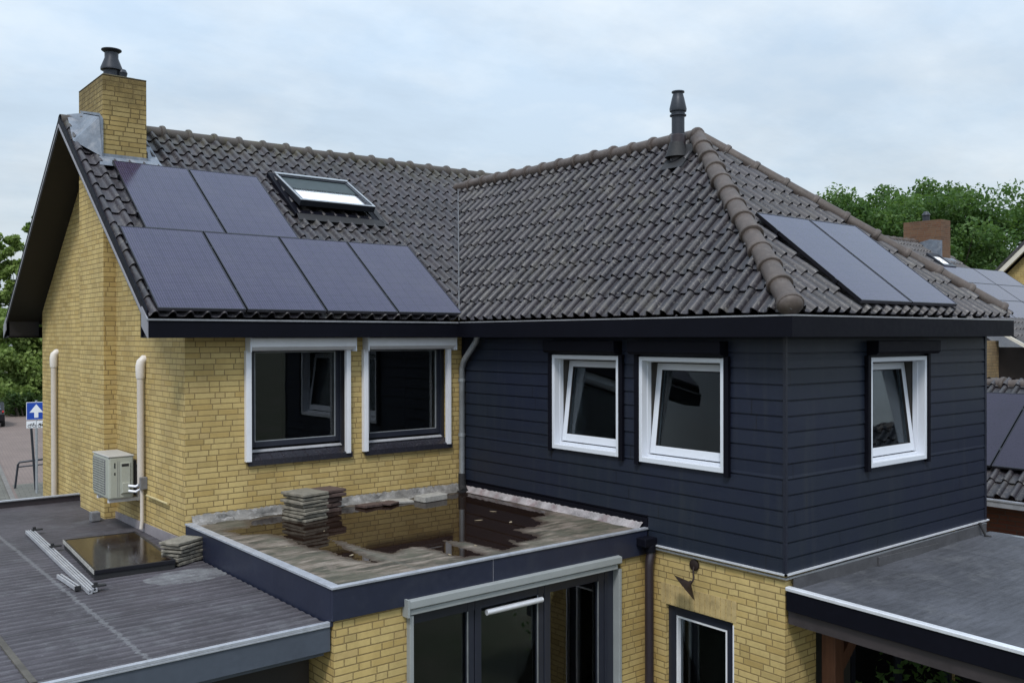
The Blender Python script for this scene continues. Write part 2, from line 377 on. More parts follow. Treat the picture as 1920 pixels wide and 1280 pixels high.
# ------------------------------------------------------------------ mesh helpers
class MB:
    """collects faces; build() links them as one mesh object (UV = metres, projected on the main axis)"""
    def __init__(s): s.v = []; s.f = []; s.uv = None
    def add(s, vs, fs):
        o = len(s.v); s.v += [tuple(p) for p in vs]; s.f += [tuple(i+o for i in f) for f in fs]; return s
    def quad(s, *p): return s.add(p, [tuple(range(len(p)))])
    def box(s, a, b, fn=None):
        x0, y0, z0 = a; x1, y1, z1 = b
        p = [(x0, y0, z0), (x1, y0, z0), (x1, y1, z0), (x0, y1, z0), (x0, y0, z1), (x1, y0, z1), (x1, y1, z1), (x0, y1, z1)]
        if fn: p = [fn(*q) for q in p]
        return s.add(p, [(0, 3, 2, 1), (4, 5, 6, 7), (0, 1, 5, 4), (1, 2, 6, 5), (2, 3, 7, 6), (3, 0, 4, 7)])
    def prism(s, poly, d):
        n = len(poly); d = Vector(d)
        q = [tuple(Vector(p)+d) for p in poly]
        return s.add(list(poly)+q, [tuple(range(n))[::-1], tuple(range(n, 2*n))]+[(i, (i+1) % n, n+(i+1) % n, n+i) for i in range(n)])
    def tube(s, path, r, seg=10, caps=True):
        pts = [Vector(p) for p in path]; n = len(pts)
        rs = r if isinstance(r, (list, tuple)) else [r]*n
        t0 = (pts[1]-pts[0]).normalized()
        a = t0.orthogonal().normalized(); vs = []
        for i, p in enumerate(pts):
            t = (pts[min(i+1, n-1)]-pts[max(i-1, 0)]).normalized()
            a = (a-t*a.dot(t)).normalized(); b = t.cross(a)
            for k in range(seg):
                th = 2*math.pi*k/seg
                vs.append(p+(a*math.cos(th)+b*math.sin(th))*rs[i])
        fs = [(i*seg+k, i*seg+(k+1) % seg, (i+1)*seg+(k+1) % seg, (i+1)*seg+k) for i in range(n-1) for k in range(seg)]
        if caps: fs += [tuple(range(seg))[::-1], tuple(range((n-1)*seg, n*seg))]
        return s.add(vs, fs)
    def lathe(s, c, prof, seg=20):
        return s.tube([(c[0], c[1], z+1e-5*i) for i, (r, z) in enumerate(prof)], [max(r, 1e-4) for r, z in prof], seg)
    def build(s, name, mat, parent=None, smooth=None, bevel=0, uv=None):
        me = D.meshes.new(name); me.from_pydata(s.v, [], s.f); me.update()
        bm = bmesh.new(); bm.from_mesh(me); bmesh.ops.recalc_face_normals(bm, faces=bm.faces); 
        ul = bm.loops.layers.uv.new('UVMap')
        for f in bm.faces:
            n = f.normal; ax = max(range(3), key=lambda i: abs(n[i]))
            for l in f.loops:
                c = l.vert.co
                l[ul].uv = (c.y, c.z) if ax == 0 else (c.x, c.z) if ax == 1 else (c.x, c.y)
                if uv: l[ul].uv = uv(c)
        bm.to_mesh(me); bm.free()
        return finish(me, name, mat, parent, smooth, bevel)
def finish(me, name, mat, parent=None, smooth=None, bevel=0):
    me.materials.append(mat)
    if smooth:
        me.polygons.foreach_set('use_smooth', [True]*len(me.polygons)); me.set_sharp_from_angle(angle=R(smooth))
    o = D.objects.new(name, me); COL.objects.link(o)
    if parent: o.parent = parent
    if bevel:
        b = o.modifiers.new('bevel', 'BEVEL'); b.width = bevel; b.segments = 2; b.limit_method = 'ANGLE'; b.angle_limit = R(40)
        b.harden_normals = False
    return o
def empty(name, label, cat, loc=(0, 0, 0), group=None):
    o = D.objects.new(name, None); COL.objects.link(o); o.location = loc; o.empty_display_size = .2
    return tag(o, label, cat, group)
def tag(o, label=None, cat=None, group=None, kind=None):
    for k, v in (('label', label), ('category', cat), ('group', group), ('kind', kind)):
        if v: o[k] = v
    return o

def mapF(y0): return lambda u, w, z: (u, y0-w, z)       # walls facing -Y: u = x, w = outwards
def mapW(x0): return lambda u, w, z: (x0-w, -u, z)      # walls facing -X: u = -y

def wall(fn, u0, u1, z0, z1, holes=(), groove=None, reveal=.12):
    """vertical wall sheet with rectangular openings and their reveals; optional horizontal board grooves"""
    mb = MB()
    us = sorted({u0, u1, *[h[0] for h in holes], *[h[1] for h in holes]})
    us = [u for u in us if u0-1e-6 <= u <= u1+1e-6]
    zs = {z0: 0, z1: 0}
    for h in holes:
        for z in h[2:4]:
            if z0 < z < z1: zs[z] = 0
    if groove:
        p, gz, d = groove
        k = math.ceil((z0-3.0)/p-1e-6)
        z = 3.0+k*p
        while z < z1:
            for zz, o in ((z-.017, .0), (z-.015, -d), (z-.003, -d), (z, .004)):
                if z0 < zz < z1: zs[zz] = o
            z += p
    zl = sorted(zs)
    ins = lambda u, z: any(h[0] < u < h[1] and h[2] < z < h[3] for h in holes)
    for i in range(len(us)-1):
        for j in range(len(zl)-1):
            if ins((us[i]+us[i+1])/2, (zl[j]+zl[j+1])/2): continue
            a, b = zl[j], zl[j+1]
            mb.quad(fn(us[i], zs[a], a), fn(us[i+1], zs[a], a), fn(us[i+1], zs[b], b), fn(us[i], zs[b], b))
    for h in holes:
        if len(h) > 4: continue
        a, b, c, d = h[:4]; w = -reveal
        for q in (((a, 0, c), (a, w, c), (a, w, d), (a, 0, d)), ((b, 0, c), (b, w, c), (b, w, d), (b, 0, d)),
                  ((a, 0, c), (b, 0, c), (b, w, c), (a, w, c)), ((a, 0, d), (b, 0, d), (b, w, d), (a, w, d))):
            mb.quad(*[fn(*p) for p in q])
    return mb
def ring(mb, fn, a, b, c, d, t, w0, w1, tb=None):
    tb = tb or t
    mb.box((a, w0, c), (a+t, w1, d), fn); mb.box((b-t, w0, c), (b, w1, d), fn)
    mb.box((a+t, w0, d-t), (b-t, w1, d), fn); mb.box((a+t, w0, c), (b-t, w1, c+tb), fn)

PV = .29; PU = .178
PROF = [(0., -.005), (.10, -.009), (.25, -.011), (.42, -.010), (.50, -.002), (.55, .015), (.60, .032), (.66, .045), (.73, .052), (.80, .051), (.87, .042), (.93, .028), (.965, .014), (.975, -.004)]
def tiles(name, org, eu, ev, u0, u1, vlen, mat, parent, clips=(), pu=PU, pv=PV, prof=PROF, amp=1.0):
    """pantile field: org + u*eu + v*ev, h along the normal; clips = list of (point, normal) keeping the side the normal points to"""
    org, eu, ev = Vector(org), Vector(eu).normalized(), Vector(ev).normalized()
    n = eu.cross(ev)
    if n.z < 0: n = -n
    cols = []
    k0 = math.floor(u0/pu); k1 = math.ceil(u1/pu)
    for k in range(k0, k1):
        for f, h in prof: cols.append(((k+f)*pu, h*amp))
    cols.append((k1*pu, prof[0][1]*amp))
    cols = [(min(max(u, u0), u1), h) for u, h in cols if u0-pu*.06 <= u <= u1+pu*.06]
    rows = int(math.ceil(vlen/pv)); verts = []; faces = []; uvs = []
    lr = random.Random(len(name)*7+int(u1*10))
    nc = len(cols)
    jit = {}
    for r in range(rows):
        v0 = r*pv; v1 = min((r+1)*pv, vlen+.02)
        strip = [(v0+.09, .0, .1), (v0+.003, .018, .02), (v0, .031, .05), (v0+.014, .036, .08), (v1+.03, .003, .98)]
        base = len(verts)
        for (v, o, fv) in strip:
            for (u, h) in cols:
                key = (r, math.floor(u/pu+1e-6))
                if key not in jit: jit[key] = (lr.uniform(-.007, .007), lr.uniform(-.004, .004))
                a, b2 = jit[key]
                p = org+eu*u+ev*(v+a)+n*(h+o+b2*.6)
                verts.append(p); uvs.append((u/pu, r+fv*.98+.005))
        for s in range(len(strip)-1):
            for c in range(nc-1):
                i = base+s*nc+c
                faces.append((i, i+1, i+nc+1, i+nc))
    me = D.meshes.new(name); me.from_pydata([tuple(v) for v in verts], [], faces); me.update()
    bm = bmesh.new(); bm.from_mesh(me); ul = bm.loops.layers.uv.new('UVMap')
    bm.verts.ensure_lookup_table()
    for f in bm.faces:
        us = [uvs[l.vert.index] for l in f.loops]; cu = math.floor(sum(q[0] for q in us)/len(us)); 
        for l in f.loops:
            a, b2 = uvs[l.vert.index]; l[ul].uv = (min(max(a, cu+.002), cu+.998), b2)
    for p, nn in clips:
        bmesh.ops.bisect_plane(bm, geom=bm.verts[:]+bm.edges[:]+bm.faces[:], plane_co=p, plane_no=nn, clear_inner=True)
    bm.to_mesh(me); bm.free()
    return finish(me, name, mat, parent, 50)

def caps(name, a, b, up, mat, parent, r=.115, step=.34, collar=.016, lift=.0, seg=12, domed=False):
    """ridge / hip tiles from low end a to high end b"""
    a, b, up = Vector(a), Vector(b), Vector(up).normalized()
    t = (b-a).normalized(); up = (up-t*up.dot(t)).normalized(); sd = t.cross(up)
    L = (b-a).length; n = max(1, round(L/step)); st = L/n; mb = MB()
    lr = random.Random(5)
    for i in range(n):
        s0 = i*st; j = lr.uniform(-.006, .006); jy = lr.uniform(-.006, .006)
        prof = [(s0-.04, r+collar*.3), (s0-.033, r+collar*.9), (s0-.01, r+collar*1.15), (s0+.018, r+collar*.9), (s0+.03, r+collar*.1), (s0+st+.02, r-.004)]
        vs = []
        for s, rr in prof:
            for k in range(seg+1):
                th = R(-45)+R(270)*k/seg
                vs.append(a+t*s+sd*(math.cos(th)*rr+jy)+up*(math.sin(th)*rr*.92+lift+j))
        m = seg+1
        fs = [(p*m+k, p*m+k+1, (p+1)*m+k+1, (p+1)*m+k) for p in range(len(prof)-1) for k in range(seg)]
        fs.append(tuple(range(m)))
        mb.add(vs, fs)
    if domed:
        vs = []; rings = 5; m = 20
        for q in range(rings+1):
            ph = R(80)*q/rings
            for k in range(m):
                th = 2*math.pi*k/m; rr = max(.002, (r+collar*.6)*math.cos(ph))
                vs.append(a-t*(.03+math.sin(ph)*r*.72)+sd*math.cos(th)*rr+up*(math.sin(th)*rr*.92+lift))
        mb.add(vs, [(p*m+k, p*m+(k+1) % m, (p+1)*m+(k+1) % m, (p+1)*m+k) for p in range(rings) for k in range(m)]+[tuple(range(rings*m, rings*m+m))])
    return mb.build(name, mat, parent, 40)

# ------------------------------------------------------------------ fitted dimensions (metres; ground z = 0)
GX = 3.5825; L = 4.8712; W = 3.8737; OV = .2175; OM = .2433; YR = 3.2773; ZG = 5.2911; ZE = 5.305
VX = 4.034; ZRM = 7.925; ZRW = 7.55; YA = -2.2685; E = 3.2265; ZX = 3.157
XR = W/2; SM = (ZRM-ZE)/(YR+OM); SW = (ZRW-ZE)/(XR+OV); SH = (ZRW-ZE)/(YA+L+OV)
YV = -OM+(ZRW-ZE)/SM

house = empty('detached_house', 'yellow brick house with dark tiled roofs, chimney and navy clad upper wing', 'house', (-1.5, 0, 0))
HX = Matrix.Translation((1.5, 0, 0))
_b = MB.build
def part(mb, name, mat, parent=house, **k):
    o = mb.build(name, mat, parent, **k)
    if parent is house: o.matrix_parent_inverse = HX
    return o
def inv(o): o.matrix_parent_inverse = HX; return o

# ---- main brick body
FW = [(-2.87, -1.645, 3.765, 5.05), (-1.41, -.205, 3.765, 5.05)]
mb = wall(mapF(0), -GX, 4.3, 0, 5.25, FW)
mb.quad((-GX, 0, 0), (-GX, 6.33, 0), (-GX, 6.33, 5.5), (-GX, YR, 7.82), (-GX, 0, 5.38))
mb.quad((4.3, 0, 0), (4.3, 6.33, 0), (4.3, 6.33, 5.5), (4.3, YR, 7.82), (4.3, 0, 5.38))
mb.quad((-GX, 6.33, 0), (4.3, 6.33, 0), (4.3, 6.33, 5.25), (-GX, 6.33, 5.25))
part(mb, 'brick_wall', M['brick'])
# chimney breast and chimney
CX0, CX1, CY0, CY1, CZ = -3.73, -3.2, 2.42, 3.53, 8.36
mb = MB(); mb.box((CX0, CY0, 0), (-GX+.02, CY1, 7.2)); part(mb, 'chimney_breast', M['brick'])
mb = MB(); mb.box((CX0, CY0, 7.2), (CX1, CY1, CZ)); chim = part(mb, 'chimney', brickmat('chimney_brick', [tuple(q*.72 for q in c_) for c_ in YB], (.13, .09, .035), grime=(.13, .10, .04), grimeamt=.85, stainz=8.3), bevel=.006)
def sub(mb, name, mat, parent, **k): return mb.build(name, mat, parent, **k)
mb = MB(); mb.box((CX0-.004, CY0-.004, CZ), (CX1+.004, CY1+.004, CZ+.02)); mb.box((CX0+.1, CY0+.25, CZ+.02), (CX1-.06, CY1-.2, CZ+.09)); sub(mb, 'chimney_cap', simple('mossy_mortar_cap', (.075, .062, .03), .9, var=.4, vscale=12, bump=.5), chim, bevel=.01)
mb = MB(); mb.lathe((-3.475, 2.95), [(.10, 8.36), (.10, 8.57), (.135, 8.575), (.135, 8.60), (.085, 8.73), (.085, 8.80), (.125, 8.83), (.125, 8.842), (.0, 8.855)])
sub(mb, 'chimney_cowl', M['darkmetal'], chim, smooth=35)
mb = MB(); mb.lathe((-3.36, 2.9), [(.065, 8.36), (.065, 8.46), (.06, 8.465), (.06, 8.51), (.07, 8.55), (.05, 8.59), (.0, 8.60)], 14)
sub(mb, 'terminal', M['darkmetal'], chim, smooth=35)
def rz(y): return ZE+SM*(y+OM)
mb = MB()
x = CX0-.012
mb.prism([(x, CY0-.03, rz(CY0)-.02), (x, CY0-.03, rz(CY0)+.52), (x, CY0+.12, rz(CY0)+.62), (x, CY1-.1, rz(YR)+.18), (x, YR, rz(YR)+.02)], (.010, 0, 0))
# dressed sheet beside the chimney, lying on the tiles at the left
mb.prism([(x, CY0-.03, rz(CY0)+.05), (x-.26, CY0+.30, rz(CY0+.30)+.05), (x-.20, YR-.02, rz(YR)+.07), (x, YR, rz(YR)+.12), (x, CY0+.1, rz(CY0)+.58)], (.008, 0, 0))
mb.quad((CX0-.05, CY0-.02, rz(CY0)+.06), (CX1+.16, CY0-.02, rz(CY0)+.06), (CX1+.20, CY0-.17, rz(CY0-.17)+.055), (CX0-.08, CY0-.17, rz(CY0-.17)+.055))
mb.quad((CX0-.01, CY0-.012, rz(CY0)+.03), (CX1+.01, CY0-.012, rz(CY0)+.03), (CX1+.01, CY0-.012, rz(CY0)+.10), (CX0-.01, CY0-.012, rz(CY0)+.10))
mb.quad((CX1+.012, CY0-.02, rz(CY0)+.02), (CX1+.012, YR, rz(YR)+.02), (CX1+.012, YR, rz(YR)+.16), (CX1+.012, CY0-.02, rz(CY0)+.16))
mb.quad((CX1+.012, CY0-.17, rz(CY0-.17)+.062), (CX1+.17, CY0-.17, rz(CY0-.17)+.062), (CX1+.15, YR-.1, rz(YR-.1)+.062), (CX1+.012, YR-.1, rz(YR-.1)+.062))
sub(mb, 'lead_flashing', M['lead'], chim)

# ---- main roof
ev = Vector((0, YR+OM, ZRM-ZE)); vl = ev.length
# left half, clipped along the valley; right half mirrored
q = SW/SM
vn = Vector((-SW, SM, 0)).normalized()           # keeps main plane above the wing plane (left side)
vp = Vector((-OV, -OM, ZE))
rf = inv(tiles('roof', (0, -OM+.035, ZE), (1, 0, 0), ev, -VX, XR, vl-.04, M['tile'], house, [(vp, vn)]))
vn2 = Vector((SW, SM, 0)).normalized(); vp2 = Vector((W+OV, -OM, ZE))
r2 = tiles('right_slope', (0, -OM+.035, ZE), (1, 0, 0), ev, XR, 4.6, vl-.04, M['tile'], rf, [(vp2, vn2)])
r3 = tiles('rear_slope', (0, 2*YR+OM-.035, ZE), (1, 0, 0), (0, -(YR+OM), ZRM-ZE), -VX, 4.6, vl-.04, M['tile'], rf)
caps('ridge_cap', (4.6, YR, ZRM-.03), (CX1+.1, YR, ZRM-.03), (0, 0, 1), M['ridge_moss'], rf, r=.10, step=.36, collar=.03)
caps('ridge_cap', (-3.78, YR, ZRM-.03), (-VX+.03, YR, ZRM-.03), (0, 0, 1), M['ridge_moss'], rf, r=.105, step=.36)
# verge tile side, barge boards, soffit of the gable overhang
mb = MB()
n = Vector((0, -SM, 1)).normalized()
for sgn in (1, -1):
    def P(y, dz, x=-VX): return (x, y if sgn > 0 else 2*YR-y, ZE+SM*(y+OM)+dz)
    mb.prism([P(-OM+.05, .035), P(YR, .035), P(YR, -.065), P(-OM+.05, -.065)], (.02, 0, 0))
part(mb, 'barge_board', M['black_trim'])
mb = MB()
for sgn in (1, -1):
    mb.prism([P(-OM, -.066), P(YR, -.066), P(YR, -.10), P(-OM-.0, -.10)], (-.010, 0, 0))
part(mb, 'barge_trim', M['barge'])
mb = MB()
for sgn in (1, -1):
    mb.prism([P(-OM+.02, -.10), P(YR, -.10), P(YR, -.13), P(-OM+.02, -.13)], (VX-GX+.01, 0, 0))
    y0, y1 = (-OM+.004, .0) if sgn > 0 else (2*YR+OM-.004, 2*YR)
    mb.box((-VX+.02, min(y0, y1), 5.10), (-GX, max(y0, y1), 5.13))
    mb.quad((-VX+.03, y1, 5.12), (-GX, y1, 5.12), (-GX, y1, 5.42), (-VX+.03, y1, 5.42))
part(mb, 'soffit', M['soffit'])
# eaves box gutter of the main roof
mb = MB()
mb.box((-VX, -OM, 5.102), (0-OV, -OM+.012, ZG-.012)); mb.box((-VX, -OM+.012, 5.102), (-OV, 0, 5.114)); mb.box((-VX, -.03, 5.114), (-OV, -.004, 5.37))
mb.box((-VX+.02, -OM+.012, 5.24), (-OV, -.03, 5.25))
fa = part(mb, 'gutter', M['black_trim'])
mb = MB(); mb.box((-VX, 2*YR+OM-.012, 5.102), (4.6, 2*YR+OM, ZG-.012)); mb.box((-VX, 2*YR, 5.102), (4.6, 2*YR+OM-.012, 5.114)); part(mb, 'gutter', M['black_trim'])
mb = MB(); mb.prism([(-VX-.012, -OM-.004, 5.10), (-VX-.012, -.06, 5.10+.12), (-VX-.012, -.06, 5.42), (-VX-.012, -OM-.004, ZG)], (.012, 0, 0))
sub(mb, 'gutter_end', M['barge'], fa); mb = MB(); mb.prism([(-VX-.012, 2*YR+OM+.004, 5.10), (-VX-.012, 2*YR+.06, 5.22), (-VX-.012, 2*YR+.06, 5.42), (-VX-.012, 2*YR+OM+.004, ZG)], (.012, 0, 0))
sub(mb, 'gutter_end', M['barge'], fa)
mb = MB(); mb.box((-VX-.014, -OM-.012, ZG-.016), (-OV-.02, -OM+.022, ZG+.002)); sub(mb, 'gutter_lip', M['lip'], fa)

# ---- navy wing
WH1 = (1.80, 2.835, 3.865, 4.89); WH2 = (3.148, 4.205, 3.865, 4.885); WH3 = (1.362, 2.446, 3.865, 4.885)
mb = wall(mapW(0), 0, L, 3.0, 5.2, [WH1, WH2, (0-1, E+.01, 2, 3.255, 0)], (.14, .013, .011))
mb2 = wall(mapF(-L), 0, W, 3.0, 5.2, [WH3], (.14, .013, .011)); mb.add(mb2.v, mb2.f)
mb2 = wall(lambda u, w, z: (W+w, u, z), -L, 0, 3.0, 5.2, [], (.14, .013, .011)); mb.add(mb2.v, mb2.f)
clad = part(mb, 'cladding', M['clad'])
for a_, b_ in (((-.009, -L-.009, 3.0035), (.022, -L+.022, 5.12)), ((W-.03, -L-.009, 3.0035), (W+.009, -L+.03, 5.12)), ((-.009, -.04, 3.25), (.02, -.004, 5.12))): mb = MB(); mb.box(a_, b_); sub(mb, 'corner_post', M['cornerpost'], clad)
mb = MB(); mb.box((.0, -E, 3.1), (.02, -.0, 3.3)); sub(mb, 'base_board', M['black_trim'], clad)
mb = MB()
mb.prism([(-.02, -E-.0, 2.988), (-.02, -L-.02, 2.988), (-.02, -L-.02, 3.003), (-.02, -E, 3.003)], (.02, 0, 0))
mb.prism([(-.02, -L-.02, 2.988), (W+.05, -L-.02, 2.988), (W+.05, -L-.02, 3.003), (-.02, -L-.02, 3.003)], (0, .02, 0))
sub(mb, 'drip_trim', M['alu'], clad)
mb = MB(); mb.box((-.012, -L-.0125, 2.952), (.012, -E, 2.968)); mb.box((.0, -L-.014, 2.952), (W, -L+.01, 2.968)); sub(mb, 'lower_trim', M['zinc'], clad)
# wing gutter
mb = MB()
gx0, gx1, gy = -OV, W+OV, -L-OV
mb.box((gx0, gy, 5.10), (gx1, gy+.012, ZG-.01)); mb.box((gx0, gy+.012, 5.10), (gx0+.012, -.0, ZG-.01)); mb.box((gx1-.012, gy+.012, 5.10), (gx1, 0, ZG-.01))
mb.box((gx0+.012, gy+.012, 5.10), (gx1-.012, -L+.01, 5.112)); mb.box((gx0+.012, -L+.01, 5.10), (.01, 0, 5.112)); mb.box((W-.01, -L+.01, 5.10), (gx1-.012, 0, 5.112))
mb.box((gx0+.012, gy+.012, 5.24), (gx1-.012, -L+.02, 5.25)); mb.box((gx0+.012, -L+.02, 5.24), (.02, 0, 5.25))
wf = part(mb, 'gutter', M['black_trim'])
mb = MB(); mb.box((gx0-.006, gy-.006, ZG-.012), (gx1+.006, gy+.012, ZG+.002)); mb.box((gx0-.006, gy+.012, ZG-.012), (gx0+.012, -OM-.014, ZG+.002)); mb.box((gx1-.012, gy+.012, ZG-.012), (gx1+.006, 0, ZG+.002))
sub(mb, 'gutter_lip', M['lip'], wf)
# wing roof planes
hipc = Vector((-OV, -L-OV, ZE)); apex = Vector((XR, YA, ZRW)); hipc2 = Vector((W+OV, -L-OV, ZE))
hd = apex-hipc; hn = Vector((-hd.y, hd.x, 0)).normalized()        # points to the left-plane side
if hn.dot(Vector((-1, 1, 0))) < 0: hn = -hn
el = Vector((XR+OV, 0, ZRW-ZE)); ll = el.length
wr = inv(tiles('hip_roof', (-OV+.035, -L-OV, ZE), (0, -1, 0), el, -(YV+L+OV)-.1, .0, ll-.03, M['tile_wing'], house, [(hipc, hn), (vp, -vn)]))
eh = Vector((0, YA+L+OV, ZRW-ZE))
hd2 = apex-hipc2; hn2 = Vector((-hd2.y, hd2.x, 0)).normalized()
if hn2.dot(Vector((1, 1, 0))) < 0: hn2 = -hn2
tiles('hip_slope', (0, -L-OV+.035, ZE), (1, 0, 0), eh, -OV, W+OV, eh.length-.03, M['tile_wing'], wr, [(hipc, -hn), (hipc2, -hn2)])
tiles('far_slope', (W+OV-.035, -L-OV, ZE), (0, 1, 0), (-(XR+OV), 0, ZRW-ZE), 0, YV+L+OV+.1, ll-.03, M['tile_wing'], wr, [(hipc2, hn2), (vp2, -vn2)])
caps('hip_cap', hipc+Vector((.062, .072, .085)), apex+Vector((0, 0, .0)), (-1, -1, 2.2), M['ridge'], wr, r=.100, step=.335, collar=.020, domed=True)
caps('hip_cap', hipc2+Vector((-.10, .10, .105)), apex+Vector((0, 0, .03)), (1, -1, 2.2), M['ridge'], wr, r=.085, step=.42, collar=.016)
caps('ridge_cap', (XR, YA, ZRW+.01), (XR, YV, ZRW+.01), (0, 0, 1), M['ridge'], wr, r=.10, step=.36, collar=.024)
# valley gutter
mb = MB(); vt = Vector((XR, YV, ZRW)); vd = (vt-vp)
mb.prism([vp+Vector((-.012, .0, .01)), vp+Vector((.0, -.012, .01)), vp+Vector((.0, -.012, .062)), vp+Vector((-.012, .0, .062))], vt-vp)
sub(mb, 'valley_gutter', M['valley'], rf)
# flue on the wing roof
fx, fy = 1.66, -2.20
mb = MB(); z0 = ZE+SW*(fx+OV)
mb.lathe((fx, fy), [(.078, z0-.15), (.078, 7.78), (.10, 7.785), (.10, 7.80), (.083, 7.81), (.083, 7.835), (.10, 7.84), (.105, 7.87), (.076, 8.0), (.062, 8.05), (.062, 8.065), (.078, 8.07), (.078, 8.085), (0, 8.09)])
fl = sub(mb, 'roof_vent', M['darkmetal'], wr, smooth=35)
mb = MB(); mb.lathe((fx, fy), [(.078, z0+.30), (.088, z0+.29), (.095, z0+.15), (.10, z0-.2)]); sub(mb, 'vent_collar', M['brownpipe'], fl, smooth=35)
mb = MB()
def wz(x): return ZE+SW*(x+OV)+.07
mb.quad((fx-.20, fy-.22, wz(fx-.20)), (fx-.20, fy+.12, wz(fx-.20)), (fx+.12, fy+.12, wz(fx+.12)), (fx+.12, fy-.22, wz(fx+.12)))
mb.lathe((fx-.02, fy), [(.15, z0+.02), (.11, z0+.12), (.09, z0+.2)], 16)
sub(mb, 'vent_base', M['rubber'], fl, smooth=35)

# ---- windows -----------------------------------------------------------
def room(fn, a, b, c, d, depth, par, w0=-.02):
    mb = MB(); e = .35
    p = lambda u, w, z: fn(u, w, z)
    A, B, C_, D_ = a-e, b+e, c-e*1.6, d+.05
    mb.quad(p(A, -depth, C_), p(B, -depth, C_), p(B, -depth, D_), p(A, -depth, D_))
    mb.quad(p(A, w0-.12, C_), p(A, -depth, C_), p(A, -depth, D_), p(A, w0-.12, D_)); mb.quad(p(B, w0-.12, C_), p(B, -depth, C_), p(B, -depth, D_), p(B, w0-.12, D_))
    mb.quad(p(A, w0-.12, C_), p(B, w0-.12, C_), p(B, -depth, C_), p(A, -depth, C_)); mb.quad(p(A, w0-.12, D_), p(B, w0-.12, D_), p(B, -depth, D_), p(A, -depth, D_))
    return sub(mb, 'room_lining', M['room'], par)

def brick_window(fn, a, b, c, d, label=None):
    mb = MB(); ring(mb, fn, a, b, c, d, .055, -.19, -.105, .06)
    w = part(mb, 'window', M['anthracite'], bevel=.004)
    if label: w['label'] = label
    mb = MB(); ring(mb, fn, a+.052, b-.052, c+.11, d-.05, .06, -.18, -.125, .065); sub(mb, 'sash', M['anthracite'], w, bevel=.006)
    mb = MB(); mb.prism([fn(a+.03, w_, z_) for w_, z_ in ((-.12, c+.09), (-.08, c+.072), (-.08, c+.06), (-.12, c+.06))], Vector(fn(b-.05, 0, 0))-Vector(fn(a+.03, 0, 0))); sub(mb, 'weather_bar', M['railalu'], w, bevel=.003)
    mb = MB(); mb.box((a+.11, -.155, c+.172), (b-.11, -.149, d-.11), fn); sub(mb, 'pane', M['glass'], w)
    mb = MB(); ring(mb, fn, a+.111, b-.111, c+.173, d-.111, .007, -.148, -.128); sub(mb, 'glazing_bead', M['steel'], w)
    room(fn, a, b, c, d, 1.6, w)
    mb = MB(); n = 9; x0, x1 = a-.03, b+.03
    for i in range(n):
        u0 = x0+(x1-x0)*i/n+.0035; u1 = x0+(x1-x0)*(i+1)/n-.0035
        pts = [(-.11, c+.06), (.035, c-.010), (.035, c-.072), (-.11, c-.04)]
        mb.prism([fn(u0, w_, z_) for w_, z_ in pts], Vector(fn(u1, 0, 0))-Vector(fn(u0, 0, 0)))
    sl_ = sub(mb, 'sill', M['sill'], w)
    mb = MB(); mb.prism([fn(x0, w_, z_) for w_, z_ in [(-.11, c+.0565), (.0335, c-.0125), (.0335, c-.0705), (-.11, c-.04)]], Vector(fn(x1, 0, 0))-Vector(fn(x0, 0, 0))); sub(mb, 'sill_mortar', M['brownpipe'], w)
    # roller shutter
    mb = MB(); D_ = .14
    pr = [(.0, 5.098), (D_, 5.098), (D_, 5.0), (D_-.05, 4.962), (.0, 4.95)]
    u0, u1 = a-.05, b+.027
    mb.prism([fn(u0, w_, z_) for w_, z_ in pr], Vector(fn(u1, 0, 0))-Vector(fn(u0, 0, 0)))
    s = part(mb, 'roller_shutter', M['shutter'], bevel=.006)
    for e0 in (u0-.002, u1-.014): mb = MB(); mb.box((e0, -.0, 4.94), (e0+.016, D_+.004, 5.102), fn); sub(mb, 'end_plate', M['white'], s, bevel=.003)
    for g0, g1 in ((u0-.014, u0+.048), (u1-.085, u1-.03)):
        mb = MB(); mb.box((g0, -.0, 3.745), (g1, .055, 4.958), fn); mb.box((g0+.02, .055, 3.745), (g1-.02, .0565, 4.95), fn); sub(mb, 'guide_rail', M['shutter'], s, bevel=.004)
for h in FW: brick_window(mapF(0), *h)

